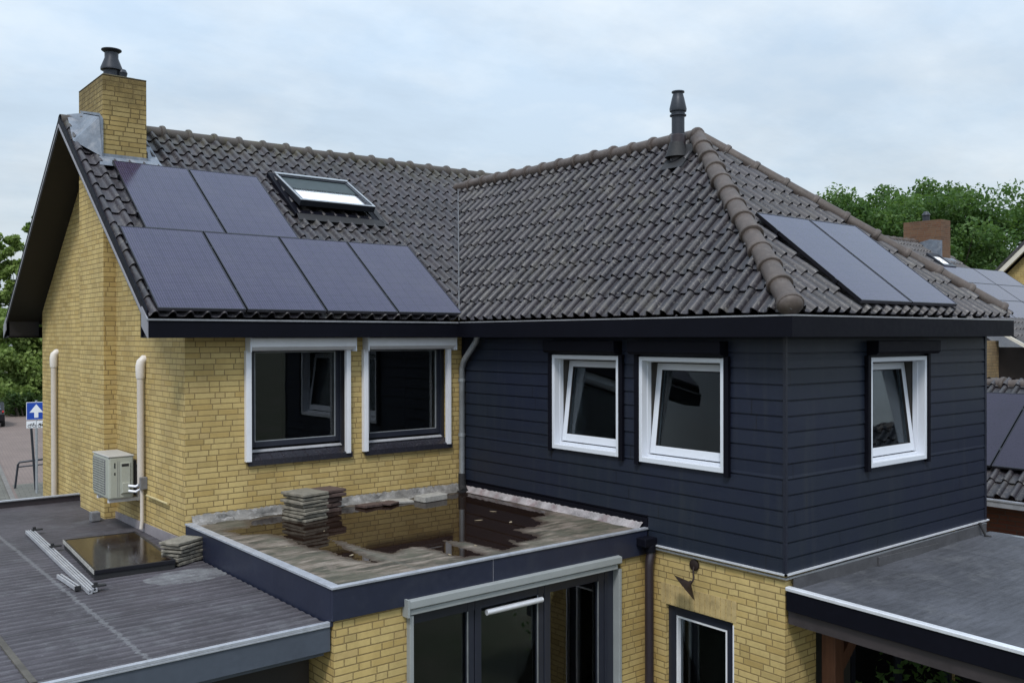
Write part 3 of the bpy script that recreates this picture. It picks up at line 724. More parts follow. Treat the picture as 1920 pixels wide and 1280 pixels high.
def tilt_window(fn, hole, frame, boxr, sidebox):
    a, b, c, d = frame
    mb = MB(); ring(mb, fn, a, b, c, d, .042, -.10, .032, .05)
    ring(mb, fn, a+.041, b-.041, c+.049, d-.041, .013, -.10, -.045, .024)
    w = part(mb, 'window', M['white'], bevel=.004)
    # tilted sash, hinged at the bottom, top leaning inwards
    a2, b2, c2, d2 = a+.060, b-.060, c+.085, d-.060
    th = R(7.4)
    def tf(u, ww, z):
        dz = z-c2; w0 = -.066
        return fn(u, w0+ww*math.cos(th)-dz*math.sin(th), c2+dz*math.cos(th)+ww*math.sin(th))
    mb = MB(); ring(mb, tf, a2, b2, c2, d2, .07, -.065, .0, .085); sub(mb, 'sash', M['white'], w, bevel=.006)
    mb = MB(); ring(mb, tf, a2+.068, b2-.068, c2+.083, d2-.068, .008, -.03, -.004); sub(mb, 'gasket', M['rubber'], w)
    mb = MB(); mb.box((a2+.07, -.036, c2+.085), (b2-.07, -.03, d2-.07), tf); sub(mb, 'pane', M['wingglass'], w)
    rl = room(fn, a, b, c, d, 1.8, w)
    mb = MB()   # inside jambs
    for q in (((a+.05, -.11, c), (a+.05, -.30, c), (a+.05, -.30, d), (a+.05, -.11, d)), ((b-.05, -.11, c), (b-.05, -.30, c), (b-.05, -.30, d), (b-.05, -.11, d)), ((a, -.11, d-.05), (b, -.11, d-.05), (b, -.3, d-.05), (a, -.3, d-.05))): mb.quad(*[fn(*p) for p in q])
    sub(mb, 'inner_jamb', M['room'], w)
    # surround and roller shutter in dark metal
    u0, u1 = boxr
    mb = MB(); pr = [(.0, 5.06), (.13, 5.06), (.13, 4.95), (.105, 4.925), (.0, 4.92)]
    mb.prism([fn(u0, w_, z_) for w_, z_ in pr], Vector(fn(u1, 0, 0))-Vector(fn(u0, 0, 0)))
    s = part(mb, 'roller_shutter', M['black_trim'], bevel=.006)
    for g0, g1 in ((a-.058, a-.004), (b+.004, b+.058)):
        mb = MB(); mb.box((g0, -.0, c-.03), (g1, .045, 4.92), fn); sub(mb, 'guide_rail', M['black_trim'], s, bevel=.004)
    return w
tilt_window(mapW(0), WH1, (1.788, 2.846, 3.838, 4.902), (1.738, 2.868), 1)
tilt_window(mapW(0), WH2, (3.136, 4.217, 3.823, 4.90), (3.06, 4.247), 1)
tilt_window(mapF(-L), WH3, (1.35, 2.458, 3.82, 4.898), (1.33, 2.56), 1)

# ---- lower brickwork below the wing, garden door
DR = (3.455, 4.284, .15, 2.425)
mb = wall(mapW(.02), E-.05, L-.02, 0, 2.985, [DR], reveal=.09)
mb2 = wall(mapF(-L+.02), .02, .5, 0, 2.985); mb.add(mb2.v, mb2.f)
mb.quad((.5, -L+.02, 0), (.5, -L+.35, 0), (.5, -L+.35, 2.985), (.5, -L+.02, 2.985))
mb2 = wall(mapF(-L+.35), .5, W, 0, 2.98, [(.72, 3.84, .1, 2.25)]); mb.add(mb2.v, mb2.f)
mb.quad((W, -L+.35, 0), (W, 0, 0), (W, 0, 2.98), (W, -L+.35, 2.98))
mb.quad((.5, -L+.02, 2.975), (W, -L+.02, 2.975), (W, -L+.36, 2.975), (.5, -L+.36, 2.975))
part(mb, 'lower_wall', M['brick'])
mb = MB(); fn = mapW(.018); 
for i in range(15):
    u = DR[0]-.06+i*.0625; mb.box((u, -.02, 2.43), (u+.054, .0015, 2.635), fn)
part(mb, 'lintel', simple('lintel_brick', (.42, .315, .145), .85, var=.3, vscale=10, bump=.4))
mb = MB(); fn = mapW(.02); ring(mb, fn, *DR, .10, -.12, -.04); door = part(mb, 'garden_door', M['anthracite'], bevel=.004)
mb = MB(); ring(mb, fn, DR[0]+.10, DR[1]-.10, DR[2]+.1, DR[3]-.10, .022, -.11, -.045); mb.box((DR[1]-.002, -.05, DR[2]), (DR[1]+.012, .003, DR[3]-.02), fn); sub(mb, 'glazing_bead', M['shutter'], door)
mb = MB(); mb.box((DR[0]+.12, -.09, DR[2]+.12), (DR[1]-.12, -.084, DR[3]-.12), fn); sub(mb, 'pane', M['glass'], door)
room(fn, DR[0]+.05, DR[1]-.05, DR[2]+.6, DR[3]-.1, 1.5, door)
mb = MB(); fn = mapF(-L+.35); ring(mb, fn, .72, 3.84, .1, 2.25, .08, -.1, -.02); mb.box((1.68, -.1, .18), (1.76, -.02, 2.17), fn); mb.box((2.62, -.1, .18), (2.70, -.02, 2.17), fn)
pd = part(mb, 'patio_door', M['anthracite'])
mb = MB(); mb.box((.80, -.065, .18), (3.76, -.06, 2.17), fn); sub(mb, 'pane', M['glass'], pd)
room(fn, 1.1, 3.3, .7, 2.2, 1.5, pd)

# ---- rear extension (flat roof)
SD = (-2.875, -.36, .2, 2.90)
mb = wall(mapF(-E+.03), -GX+.025, .02, 0, 2.95, [SD], reveal=.1)
mb.quad((-GX+.025, -E+.03, 0), (-GX+.025, 0, 0), (-GX+.025, 0, 2.95), (-GX+.025, -E+.03, 2.95))
part(mb, 'extension_wall', M['brick'])
mb = MB()
mb.box((-GX, -E, 2.885), (.0, -E+.04, ZX-.012)); mb.box((-GX, -E+.04, 2.835), (-GX+.04, -.0, ZX-.012)); mb.box((-GX+.04, -E+.04, 2.885), (0, -E+.05, 2.9))
ef = part(mb, 'fascia', M['navy'], bevel=.004)
mb = MB(); mb.box((-2.0, -E-.002, 2.887), (-1.997, -E, ZX-.014)); sub(mb, 'fascia_joint', M['barge'], ef)
mb = MB()
mb.prism([(-GX-.012, -E-.012, ZX-.02), (.0, -E-.012, ZX-.02), (.0, -E-.012, ZX), (-GX-.012, -E-.012, ZX)], (0, .02, 0))
mb.box((-GX-.012, -E+.008, ZX-.012), (-GX+.07, -.012, ZX)); mb.box((-GX+.07, -E+.008, ZX-.012), (0, -E+.045, ZX-.001)); mb.box((-GX-.012, -E+.008, ZX-.02), (-GX+.0, -.012, ZX-.012))
sub(mb, 'roof_trim', M['alutrim'], ef, bevel=.003)
PUD = [(-3.349,-.544),(-3.217,-.51),(-3.091,-.554),(-2.94,-.22),(-2.812,-.185),(-2.661,-.15),(-2.434,-.12),(-1.932,-.12),(-1.638,-.18),(-1.489,-.22),(-1.248,-.22),(-1.112,-.25),(-.984,-.28),(-.715,-.25),(-.374,-.2),(-.1,-.15),(-.10,-.645),(-.135,-1.199),(-.15,-1.76),(-.305,-1.991),(-.538,-1.928),(-.57,-2.257),(-.822,-2.364),(-1.05,-2.327),(-1.06,-2.554),(-1.102,-2.766),(-1.229,-2.845),(-1.386,-2.822),(-1.38,-2.654),(-1.465,-2.849),(-1.476,-2.967),(-1.702,-2.986),(-1.709,-2.764),(-1.758,-2.476),(-1.886,-2.325),(-1.953,-2.499),(-1.964,-3.028),(-2.158,-3.006),(-2.159,-2.773),(-2.193,-2.46),(-2.277,-2.332),(-2.464,-2.365),(-2.559,-2.478),(-2.606,-2.309),(-2.667,-2.074),(-2.665,-1.688),(-2.73,-1.5),(-2.80,-1.9),(-2.82,-2.241),(-2.85,-2.631),(-2.895,-2.534),(-2.945,-2.352),(-2.98,-2.179),(-2.963,-1.967),(-3.008,-1.869),(-3.043,-1.555),(-3.021,-1.205),(-3.054,-.954),(-3.315,-.789)]
NX, NY_ = 340, 300
def vnoise(x, y, f, g):
    n = int(f*4.2)+3; r = g.random((n, n)); u, v = (x+3.7)*f, (y+3.4)*f
    iu, iv = u.astype(int), v.astype(int); fu, fv = u-iu, v-iv; fu = fu*fu*(3-2*fu); fv = fv*fv*(3-2*fv)
    return (r[iu, iv]*(1-fu)+r[iu+1, iv]*fu)*(1-fv)+(r[iu, iv+1]*(1-fu)+r[iu+1, iv+1]*fu)*fv-.5
gxx, gyy = np.meshgrid(np.linspace(-GX+.05, 0, NX+1), np.linspace(-E+.04, 0, NY_+1))
P0 = np.array(PUD); P1 = np.roll(P0, -1, 0)
dist = np.full(gxx.shape, 9.); ins_ = np.zeros(gxx.shape, bool)
for (ax_, ay_), (bx_, by_) in zip(P0, P1):
    dx, dy = bx_-ax_, by_-ay_; tt_ = np.clip(((gxx-ax_)*dx+(gyy-ay_)*dy)/(dx*dx+dy*dy), 0, 1)
    dist = np.minimum(dist, np.hypot(gxx-ax_-tt_*dx, gyy-ay_-tt_*dy))
    ins_ ^= ((ay_ > gyy) != (by_ > gyy)) & (gxx < (bx_-ax_)*(gyy-ay_)/(by_-ay_+1e-12)+ax_)
sdist = np.where(ins_, -dist, dist); gv = np.random.default_rng(4)
zz = 3.1305+np.clip(sdist*.055, -.007, .0075)+.0016*vnoise(gxx, gyy, 5, gv)+.0022*vnoise(gxx*.5, gyy, 12, gv)+.0018*vnoise(gxx, gyy, 24, gv)+.0012*vnoise(gxx, gyy, 50, gv)
mb = MB(); vs = list(zip(gxx.ravel().tolist(), gyy.ravel().tolist(), zz.ravel().tolist()))
NY = NY_
mb.add(vs, [(j*(NX+1)+i, j*(NX+1)+i+1, (j+1)*(NX+1)+i+1, (j+1)*(NX+1)+i) for j in range(NY) for i in range(NX)])
part(mb, 'flat_roof', M['sediment'], smooth=60)
# flashing along the brick wall and the membrane along the wing
mb = MB(); lr = random.Random(3); n = 130; rows = []
for i in range(n+1):
    x = -GX+.06+(GX-.08)*i/n; k = max(0, (x+2.3)/2.3)
    b = .055+.03*math.sin(i*.35)+lr.uniform(0, .03)+k*.10*(.5+.5*math.sin(i*.27+1))
    rows.append([(x, -.006, 3.225+lr.uniform(-.006, .012)), (x, -.03, 3.205+lr.uniform(-.01, .012)), (x, -b*.6, 3.16+lr.uniform(-.006, .016)), (x, -b-.03, 3.1375+lr.uniform(0, .004))])
mb.add([p for r_ in rows for p in r_], [(i*4+k, (i+1)*4+k, (i+1)*4+k+1, i*4+k+1) for i in range(n) for k in range(3)])
part(mb, 'wall_flashing', M['leadold'], smooth=50)
mb = MB(); rows = []
for i in range(n+1):
    y = -.02-(E-.08)*i/n
    rows.append([(-.004, y, 3.20+lr.uniform(-.006, .006)), (-.03, y, 3.185+lr.uniform(-.008, .008)), (-.055+lr.uniform(-.004, .004), y, 3.15), (-.085+.004*math.sin(i*.31)+lr.uniform(-.006, .006), y, 3.137)])
mb.add([p for r_ in rows for p in r_], [(i*4+k, (i+1)*4+k, (i+1)*4+k+1, i*4+k+1) for i in range(n) for k in range(3)])
part(mb, 'membrane_strip', M['leadred'], smooth=50)
# sliding doors under the extension fascia
fn = mapF(-E+.03)
mb = MB(); z0, z1 = .2, 2.78
for a, b in ((-2.84, -2.80), (-2.235, -2.165), (-2.155, -2.085), (-1.425, -1.355), (-1.345, -1.27), (-.645, -.565), (-.555, -.435)): mb.box((a, -.1, z0), (b, -.03, z1), fn)
mb.box((-2.84, -.1, 2.70), (-.435, -.035, 2.78), fn)
sd = part(mb, 'sliding_door', M['anthracite'], bevel=.004)
mb = MB()
for a, b in ((-2.80, -2.235), (-2.085, -1.425), (-1.27, -.645)): mb.box((a, -.07, .25), (b, -.064, 2.70), fn)
sub(mb, 'pane', M['glass'], sd)
room(fn, -2.5, -.75, .8, 2.7, 1.6, sd)
mb = MB(); mb.tube([fn(-2.05, .0, 2.665), fn(-1.40, .0, 2.665)], .026, 12); sub(mb, 'vent_grille', M['alu'], sd, smooth=40)
for a in (-2.243, -1.435, -.653): mb = MB(); mb.box((a, -.035, .25), (a+.011, -.026, 2.70), fn); sub(mb, 'glazing_bead', M['zinc'], sd)
mb = MB(); mb.prism([fn(-2.92, w_, z_) for w_, z_ in ((0, 2.94), (.08, 2.93), (.08, 2.868), (.065, 2.858), (0, 2.858))], (2.50, 0, 0))
mb.prism([fn(-2.90, w_, z_) for w_, z_ in ((0, 2.853), (.06, 2.853), (.06, 2.81), (0, 2.80))], (2.44, 0, 0))
rs = part(mb, 'roller_shutter', M['greyshutter'], bevel=.004)
for a, b in ((-2.885, -2.845), (-.435, -.395)):
    mb = MB(); mb.box((a, -.04, .2), (b, .05, 2.80), fn); sub(mb, 'guide_rail', M['greyshutter'], rs, bevel=.004)
mb = MB(); mb.box((-2.925, -.0, 2.80), (-2.905, .085, 2.945), fn); sub(mb, 'end_plate', M['greyshutter'], rs)
# downpipes
mb = MB()
mb.tube([(-.085, -E-.1, 0), (-.085, -E-.1, 2.80), (-.075, -E-.1, 2.86), (-.04, -E-.09, 2.93), (-.035, -E-.08, 3.0)], .045, 14)
dp = part(mb, 'downpipe', M['brownpipe'], smooth=40)
mb = MB(); mb.box((-.17, -E-.13, 2.99), (.02, -E-.002, 3.075)); mb.tube([(-.06, -E-.09, 3.0), (-.06, -E-.09, 2.93)], .056, 14); sub(mb, 'rainwater_hopper', M['black_trim'], dp, bevel=.008)
mb = MB(); mb.tube([(-.10, -.46, 5.11), (-.10, -.44, 5.05), (-.065, -.13, 4.80), (-.055, -.075, 4.70), (-.055, -.07, 3.33)], .038, 14)
dp2 = part(mb, 'downpipe', M['zinc'], smooth=40)
mb = MB()
for z in (4.55, 3.85): mb = MB(); mb.tube([(-.055, -.07, z-.02), (-.055, -.07, z+.02)], .046, 14); sub(mb, 'pipe_clip', M['zinc'], dp2, smooth=40)
mb = MB(); mb.tube([(-.055, -.07, 3.36), (-.055, -.075, 3.2), (-.07, -.12, 3.15), (-.10, -.18, 3.13)], [.046, .05, .055, .06], 14); mb.box((-.16, -.20, 3.126), (.0, -.01, 3.15)); sub(mb, 'pipe_shoe', M['rubber'], dp2, smooth=40)
# conduits on the gable wall
def conduit(y, ztop, zbot, r):
    x = -GX-r-.012
    mb = MB(); mb.tube([(x, y, zbot), (x, y, ztop-.16)], r, 14); c = part(mb, 'conduit', M['pvc'], smooth=40)
    mb = MB(); mb.tube([(x, y, ztop-.20), (x, y, ztop-.17), (x, y, ztop-.06), (x+.01, y, ztop-.01), (x+.04, y, ztop+.025), (x+.09, y, ztop+.025)], [r*1.15, r*1.32, r*1.36, r*1.36, r*1.25, r*1.1], 14); sub(mb, 'conduit_cap', M['pvccap'], c, smooth=40)
    return c
c1 = conduit(5.36, 4.86, 2.4, .042); c2 = conduit(1.30, 4.83, 3.42, .040)
mb = MB(); mb.tube([(-GX-.045, 1.28, 3.5), (-GX-.045, 1.28, 3.0), (-GX-.06, 1.27, 2.9)], .022, 10); sub(mb, 'drain_hose', M['pvc'], c2, smooth=40)
mb = MB(); mb.tube([(-GX-.03, 1.16, 3.30), (-GX-.03, .46, 3.30)], .013, 8); sub(mb, 'cable_duct', simple('yellow_cable_duct', (.5, .42, .22), .5), c2)
# base flashing of the gable above the carport roof
mb = MB()
mb.prism([(-GX-.006, -.0, 2.86), (-GX-.006, 4.15, 2.83), (-GX-.006, 4.15, 2.895), (-GX-.006, -.0, 2.99)], (-.012, 0, 0)); part(mb, 'base_flashing', simple('grey_base_flashing', (.24, .22, .235), .6, var=.2, vscale=6))

# ---- skylight (part of the house)
n0 = Vector((0, -SM, 1)).normalized(); e0 = Vector((0, 1, SM)).normalized()
def sky(u, v, h): return Vector((u, -OM, ZE))+e0*v+n0*h
vA = (1.92+OM)*math.sqrt(1+SM*SM); vB = (2.58+OM)*math.sqrt(1+SM*SM)
sf = lambda u, w, z: tuple(sky(u, z, w))
XA, XB = -1.47, -.33; vA, vB = 2.43, 3.36
mb = MB(); ring(mb, sf, XA-.07, XB+.07, vA-.10, vB+.08, .10, -.02, .055)
sl = part(mb, 'skylight', M['black_trim'], bevel=.006)
vm = (vA+vB)/2; tt = R(7)
def st_(u, w, z):
    dz = z-vB; return tuple(sky(u, vB+dz*math.cos(tt)+w*math.sin(tt)*0, .055+w-dz*math.sin(tt)))
mb = MB(); ring(mb, st_, XA, XB, vA, vB, .065, -.055, .03, .075); sub(mb, 'sash', M['darkmetal'], sl, bevel=.006)
mb = MB(); mb.box((XA+.0, .03, vB-.03), (XB, .05, vB+.03), st_); mb.box((XA+.0, .03, vA), (XA+.03, .042, vB-.03), st_); mb.box((XB-.03, .03, vA), (XB, .042, vB-.03), st_); mb.box((XA+.03, .03, vA), (XB-.03, .042, vA+.035), st_); sub(mb, 'cover_strip', M['zinc'], sl, bevel=.004)
vs_ = vA+.075+(vB-vA-.14)*.52
mb = MB(); mb.box((XA+.06, -.022, vA+.07), (XB-.06, -.016, vs_), st_); sub(mb, 'white_sheet', M['white_sheet'], sl)  # plain white sheet behind the lower glass
mb = MB(); mb.box((XA+.06, -.01, vs_+.003), (XB-.06, .012, vB-.06), st_); sub(mb, 'dark_sheet', M['dark_sheet'], sl)  # plain dark sheet filling the upper part of the sash
mb = MB(); mb.box((XA+.06, .0, vA+.07), (XB-.06, .006, vs_), st_); sub(mb, 'pane', M['roofglass'], sl)
mb = MB(); mb.quad(sky(XA-.06, vA-.10, .06), sky(XB+.10, vA-.10, .06), sky(XB+.12, vA-.24, .045), sky(XA-.08, vA-.24, .045)); mb.quad(sky(XB+.06, vA-.1, .062), sky(XB+.16, vA-.22, .058), sky(XB+.13, vB, .058), sky(XB+.06, vB, .062)); sub(mb, 'flashing_skirt', M['rubber'], sl)

# ------------------------------------------------------------------ solar panels
GP = 'black solar panels mounted on the tiled roofs'
def panel_data(w, l):
    fr = MB(); t = .011; hgt = .035
    fn = lambda u, ww, z: (u, z, ww)
    ring(fr, fn, 0, w, 0, l, t, -hgt, .0)
    fo = fr.build('frame', M['panelframe'])
    g = MB(); g.box((t, t, -.008), (w-t, l-t, -.003)); go = g.build('glass', M['cell'])
    e = MB(); e.box((0.0, -.002, -.034), (w, 0, -.001)); eo = e.build('frame_edge', M['paneledge'])
    ra = MB()
    ra.box((-.012, -.02, -.075), (w+.012, .02, -.036))
    ro = ra.build('support_rail', M['panelframe']); ro.location = (0, l*.22, 0); ro2 = ro.copy(); COL.objects.link(ro2); ro2.location = (0, l*.78, 0)
    cl = MB()
    cl.box((.001, -.02, -.03), (.014, .02, .001)); co = cl.build('clamp', M['panelframe']); cs = [co]
    for k, (x, y) in enumerate(((-.015, l*.22), (-.015, l*.78), (w, l*.22), (w, l*.78))):
        if k: co = co.copy(); COL.objects.link(co); cs.append(co)
        co.location = (x, y, 0)
    return [fo, go, eo, ro, ro2]+cs
PDATA = {}
def panel(org, eu, ev, w, l, label, group=GP, name='solar_panel', skip=(), cell=None):
    eu, ev = Vector(eu).normalized(), Vector(ev).normalized(); n = eu.cross(ev)
    r = empty(name, label, 'solar panel', org, group)
    m = Matrix((eu, ev, n)).transposed().to_4x4(); m.translation = Vector(org); r.matrix_world = m
    k = (w, l)
    if k not in PDATA:
        PDATA[k] = panel_data(w, l); src = PDATA[k]; first = True
    else: first = False
    for o in PDATA[k]:
        if o.name.split('.')[0] in skip and not first: continue
        c = o if first else o.copy()
        if not first: COL.objects.link(c)
        c.parent = r
        if cell and c.name.startswith('glass'):
            if not first: c.data = c.data.copy()
            c.data.materials[0] = cell
    return r
def mr(u, y, o=.1): return tuple(Vector((u, y, ZE+.0+SM*(y+OM)))+n0*(o-.012+.0))
lab = ['lower-row solar panel next to the left roof verge, above the gutter corner',
       'second solar panel from the roof verge in the lower row, below two upper panels',
       'third solar panel from the roof verge in the lower row, below the open skylight',
       'solar panel at the valley end of the lower row, beside the roof valley']
for i in range(4): panel(mr(-3.948+.9465*i+.004, -.205), (1, 0, 0), e0, .928, 1.575, lab[i])
panel(mr(-3.66, 1.062), (1, 0, 0), e0, .928, 1.575, 'solar panel in the upper row just below the brick chimney')
panel(mr(-3.66+.9465, 1.062), (1, 0, 0), e0, .928, 1.575, 'solar panel in the upper row directly left of the open skylight')
eh_ = eh.normalized(); nh = Vector((0, -eh_.z, eh_.y)).normalized()
def hr(u, y, o=.1): return tuple(Vector((u, y, ZE+SH*(y+L+OV)))+nh*o)
panel(hr(.90, -5.015), (1, 0, 0), eh_, .92, 1.50, 'bluish solar panel on the hip end of the wing roof, beside the hip ridge')
panel(hr(1.84, -5.015), (1, 0, 0), eh_, .92, 1.50, 'bluish solar panel on the hip end of the wing roof, farther from the hip ridge')

# ------------------------------------------------------------------ carport / garage roof at the left
car_port = empty('carport', 'flat roofed carport with grey corrugated bitumen roof left of the brick house', 'carport', (-5.6, -1, 0))
CI = Matrix.Translation((5.6, 1, 0))
def cpart(mb, name, mat, **k):
    o = mb.build(name, mat, car_port, **k); o.matrix_parent_inverse = CI; return o
mb = MB(); X0, X1, Y0, Y1 = -8.2, -GX-.02, -3.12, 4.12
ny = 560; vs = []
for j in range(ny+1):
    y = Y0+(Y1-Y0)*j/ny
    a = .0038*min(1, max(.12, (1.6-y)/2.2))
    z = 2.862+a*math.sin(y*2*math.pi/.116)-.004*(y > 0)*min(y, 4)
    for x in (X0, -6.2, -5.66, -5.0, X1): vs.append((x, y, z))
mb.add(vs, [(j*5+i, j*5+i+1, (j+1)*5+i+1, (j+1)*5+i) for j in range(ny) for i in range(4)])
cpart(mb, 'roof_deck', M['bitumen'], smooth=60)
mb = MB(); mb.box((X0, Y0-.05, 2.64), (X1+.03, Y0, 2.852)); mb.box((X0, Y0, 2.60), (X1, Y0+.12, 2.66)); cpart(mb, 'fascia', simple('slate_blue_fascia', (.062, .075, .10), .4, var=.15, vscale=2, dirt=((.03, .035, .05), .3, 4)), bevel=.004)
mb = MB(); mb.box((X0, Y0-.062, 2.85), (X1+.035, Y0-.02, 2.874)); mb.box((X0, Y0-.062, 2.835), (X1+.035, Y0-.052, 2.85)); cpart(mb, 'roof_trim', M['alutrim'], bevel=.003)
mb = MB(); mb.box((X0, Y1-.05, 2.70), (X1-.0, Y1, 2.93)); cpart(mb, 'parapet', simple('plum_black_parapet', (.03, .024, .03), .5))
mb = MB(); mb.box((X0, Y1-.07, 2.93), (X1, Y1+.01, 2.945)); cpart(mb, 'parapet_trim', M['alutrim'])
mb = MB(); mb.box((-5.70, Y0+.01, 2.858), (-5.655, .9, 2.876)); cpart(mb, 'roof_seam', simple('mossy_roof_seam', (.07, .064, .055), .9, var=.4, vscale=8))
mb = MB(); mb.box((X0, Y0+.01, 2.74), (X1, Y1-.05, 2.80)); cpart(mb, 'ceiling', M['soffit'])
mb = MB()
mb.box((X0, Y1-.12, 0), (X1, Y1-.02, 2.7)); cpart(mb, 'back_wall', M['soffit'])
mb = MB(); mb.box((X0, Y0+.22, 0), (X1-.02, Y0+.28, 2.66)); cpart(mb, 'shade_panel', M['soffit'])  # dark panel added to stand in for the shade under the roof

# spare solar panel lying on the carport roof
gp = empty('roof_hatch', 'dark brown glossy hatch with black rim lying on the carport roof beside the paver stack', 'hatch', (-4.635, -.62, 2.868))
gp.rotation_euler = (0, 0, R(-4)); gp.scale = (.72, 1.0, .85)
mb = MB(); mb.prism([(-.02, -.02, 0), (.98, -.02, 0), (.98, 1.57, 0), (-.02, 1.57, 0)], (0, 0, .06)); mb.build('kerb', M['rubber'], gp)
mb = MB(); ring(mb, lambda u, w_, z_: (u, z_, w_), -.03, .99, -.03, 1.58, .028, .06, .105); mb.build('rim', M['panelframe'], gp, bevel=.004)
mb = MB(); mb.box((-.002, -.002, .06), (.962, 1.552, .100)); mb.build('sheet', simple('brown_gloss_sheet', (.012, .007, .006), .12, spec=.4, var=.3, vscale=2), gp)
mb = MB(); mb.box((-.036, -.03, .062), (-.0305, 1.58, .107)); mb.build('edge_trim', M['concrete'], gp)

# aluminium rails
GR_ = 'aluminium mounting rails lying on the carport roof'
def rail(p0, p1, w, label):
    p0, p1 = Vector(p0), Vector(p1); d = p1-p0; l = d.length
    r = empty('mounting_rail', label, 'rail', p0, GR_); r.rotation_euler = (0, 0, math.atan2(d.y, d.x))
    mb = MB(); 
    mb.box((0, -w/2, 0), (l, w/2, .008)); mb.box((0, -w/2, .008), (l, -w/2+.008, .035)); mb.box((0, w/2-.008, .008), (l, w/2, .035)); mb.box((0, -w/2+.008, .027), (l, -w/2+.014, .035)); mb.box((0, w/2-.014, .027), (l, w/2-.008, .035))
    mb.build('rail_profile', M['railalu'], r)
    return r, l
r_, l_ = rail((-4.63, 2.02, 2.868), (-4.765, -1.08, 2.872), .04, 'long aluminium rail lying nearest the spare panel on the carport roof')
for s in (.02, .36, .985):
    mb = MB(); mb.box((l_*s-.03, -.012, .036), (l_*s+.03, .10, .05)); mb.box((l_*s-.015, .0, .05), (l_*s+.015, .03, .075)); mb.build('clamp', M['rubber'], r_)
rail((-4.68, 2.02, 2.868), (-4.815, -1.12, 2.872), .036, 'long aluminium rail lying tight against its twin, on the outer side')
r_, l_ = rail((-4.89, -.36, 2.872), (-4.87, -.93, 2.872), .045, 'short piece of aluminium rail beside the ends of the long rails')
mb = MB(); mb.box((l_-.005, -.025, .0), (l_+.012, .025, .038)); mb.build('end_cap', M['rubber'], r_)

# paver stacks
ORD = ['topmost', 'second', 'third', 'fourth', 'fifth', 'sixth', 'seventh', 'eighth', 'ninth', 'tenth']
def tilemesh(name, w, d, h, mat, seed):
    lr = random.Random(seed); mb = MB(); n = 7
    def edge(a, b): return [(a[0]+(b[0]-a[0])*k/n+lr.uniform(-.005, .005), a[1]+(b[1]-a[1])*k/n+lr.uniform(-.005, .005)) for k in range(n)]
    c = [(-w/2, -d/2), (w/2, -d/2), (w/2, d/2), (-w/2, d/2)]
    poly = sum([edge(c[i], c[(i+1) % 4]) for i in range(4)], [])
    mb.prism([(x, y, lr.uniform(0, .002)) for x, y in poly], (0, 0, h-.004))
    return mb.build(name, mat, None, bevel=.005)
def stack(x, y, z, rot, w, d, h, n, mat, label, group, seed, shift=.012, sizes=None):
    lr = random.Random(seed)
    for i in range(n):
        ww, dd, hh = (sizes[i] if sizes else (w, d, h))
        o = tilemesh('paving_tile', ww*lr.uniform(.94, 1.04), dd*lr.uniform(.94, 1.04), hh*lr.uniform(.75, 1.), mat, seed*20+i)
        o.location = (x+lr.uniform(-shift, shift), y+lr.uniform(-shift, shift), z); o.rotation_euler = (lr.uniform(-.012, .012), lr.uniform(-.012, .012), rot+lr.uniform(-.10, .10)); z += hh+.003
        k = n-1-i
        w_ = 'bottom tile' if k == n-1 else 'topmost tile' if k == 0 else ORD[k]+' tile from the top'
        tag(o, label.format(w_), 'paving tile', group)
stack(-2.44, -.455, 3.13, R(10), .33, .39, .035, 8, M['paver'], '{} in the tall grey paver stack on the puddled roof', 'tiles of the grey paver stack on the extension roof', 3, .026)
stack(-2.03, -.20, 3.13, R(6), .26, .26, .06, 5, M['paver_brown'], '{} in the brown stack against the yellow wall', 'tiles of the brown paver stack on the extension roof', 4, .008,
      [(.22, .24, .055), (.22, .24, .055), (.22, .24, .055), (.30, .32, .045), (.30, .30, .04)])
stack(-3.785, -.455, 2.872, R(27), .34, .25, .036, 6, M['paver'], '{} in the paver stack beside the spare solar panel', 'tiles of the paver stack on the carport roof', 5, .010)
o = tilemesh('concrete_block', .36, .2, .07, M['concrete'], 77); o.location = (-.74, -.38, 3.132); o.rotation_euler = (0, 0, R(6)); tag(o, 'single pale concrete block lying by the flashing on the puddled roof', 'block')
for k, (x_, y_, w_, d_, h_, rt, lb_, mt) in enumerate(((-1.52, -.27, .30, .20, .035, 12, 'loose brown slab lying at the wall just right of the brown paver stack', 'paver_brown'), (-1.13, -.24, .34, .22, .03, -6, 'loose grey slab by the wall between the brown stack and the pale block', 'concrete'), (-1.30, -.33, .22, .16, .028, 30, 'small dark broken slab in front of the loose grey slab', 'paver_brown'))):
    o = tilemesh('paving_tile', w_, d_, h_, M[mt], 90+k); o.location = (x_, y_, 3.13+.012*(k == 2)); o.rotation_euler = (R(3)*(k-1), R(2), R(rt)); tag(o, lb_, 'paving tile', 'loose slabs along the flashing')
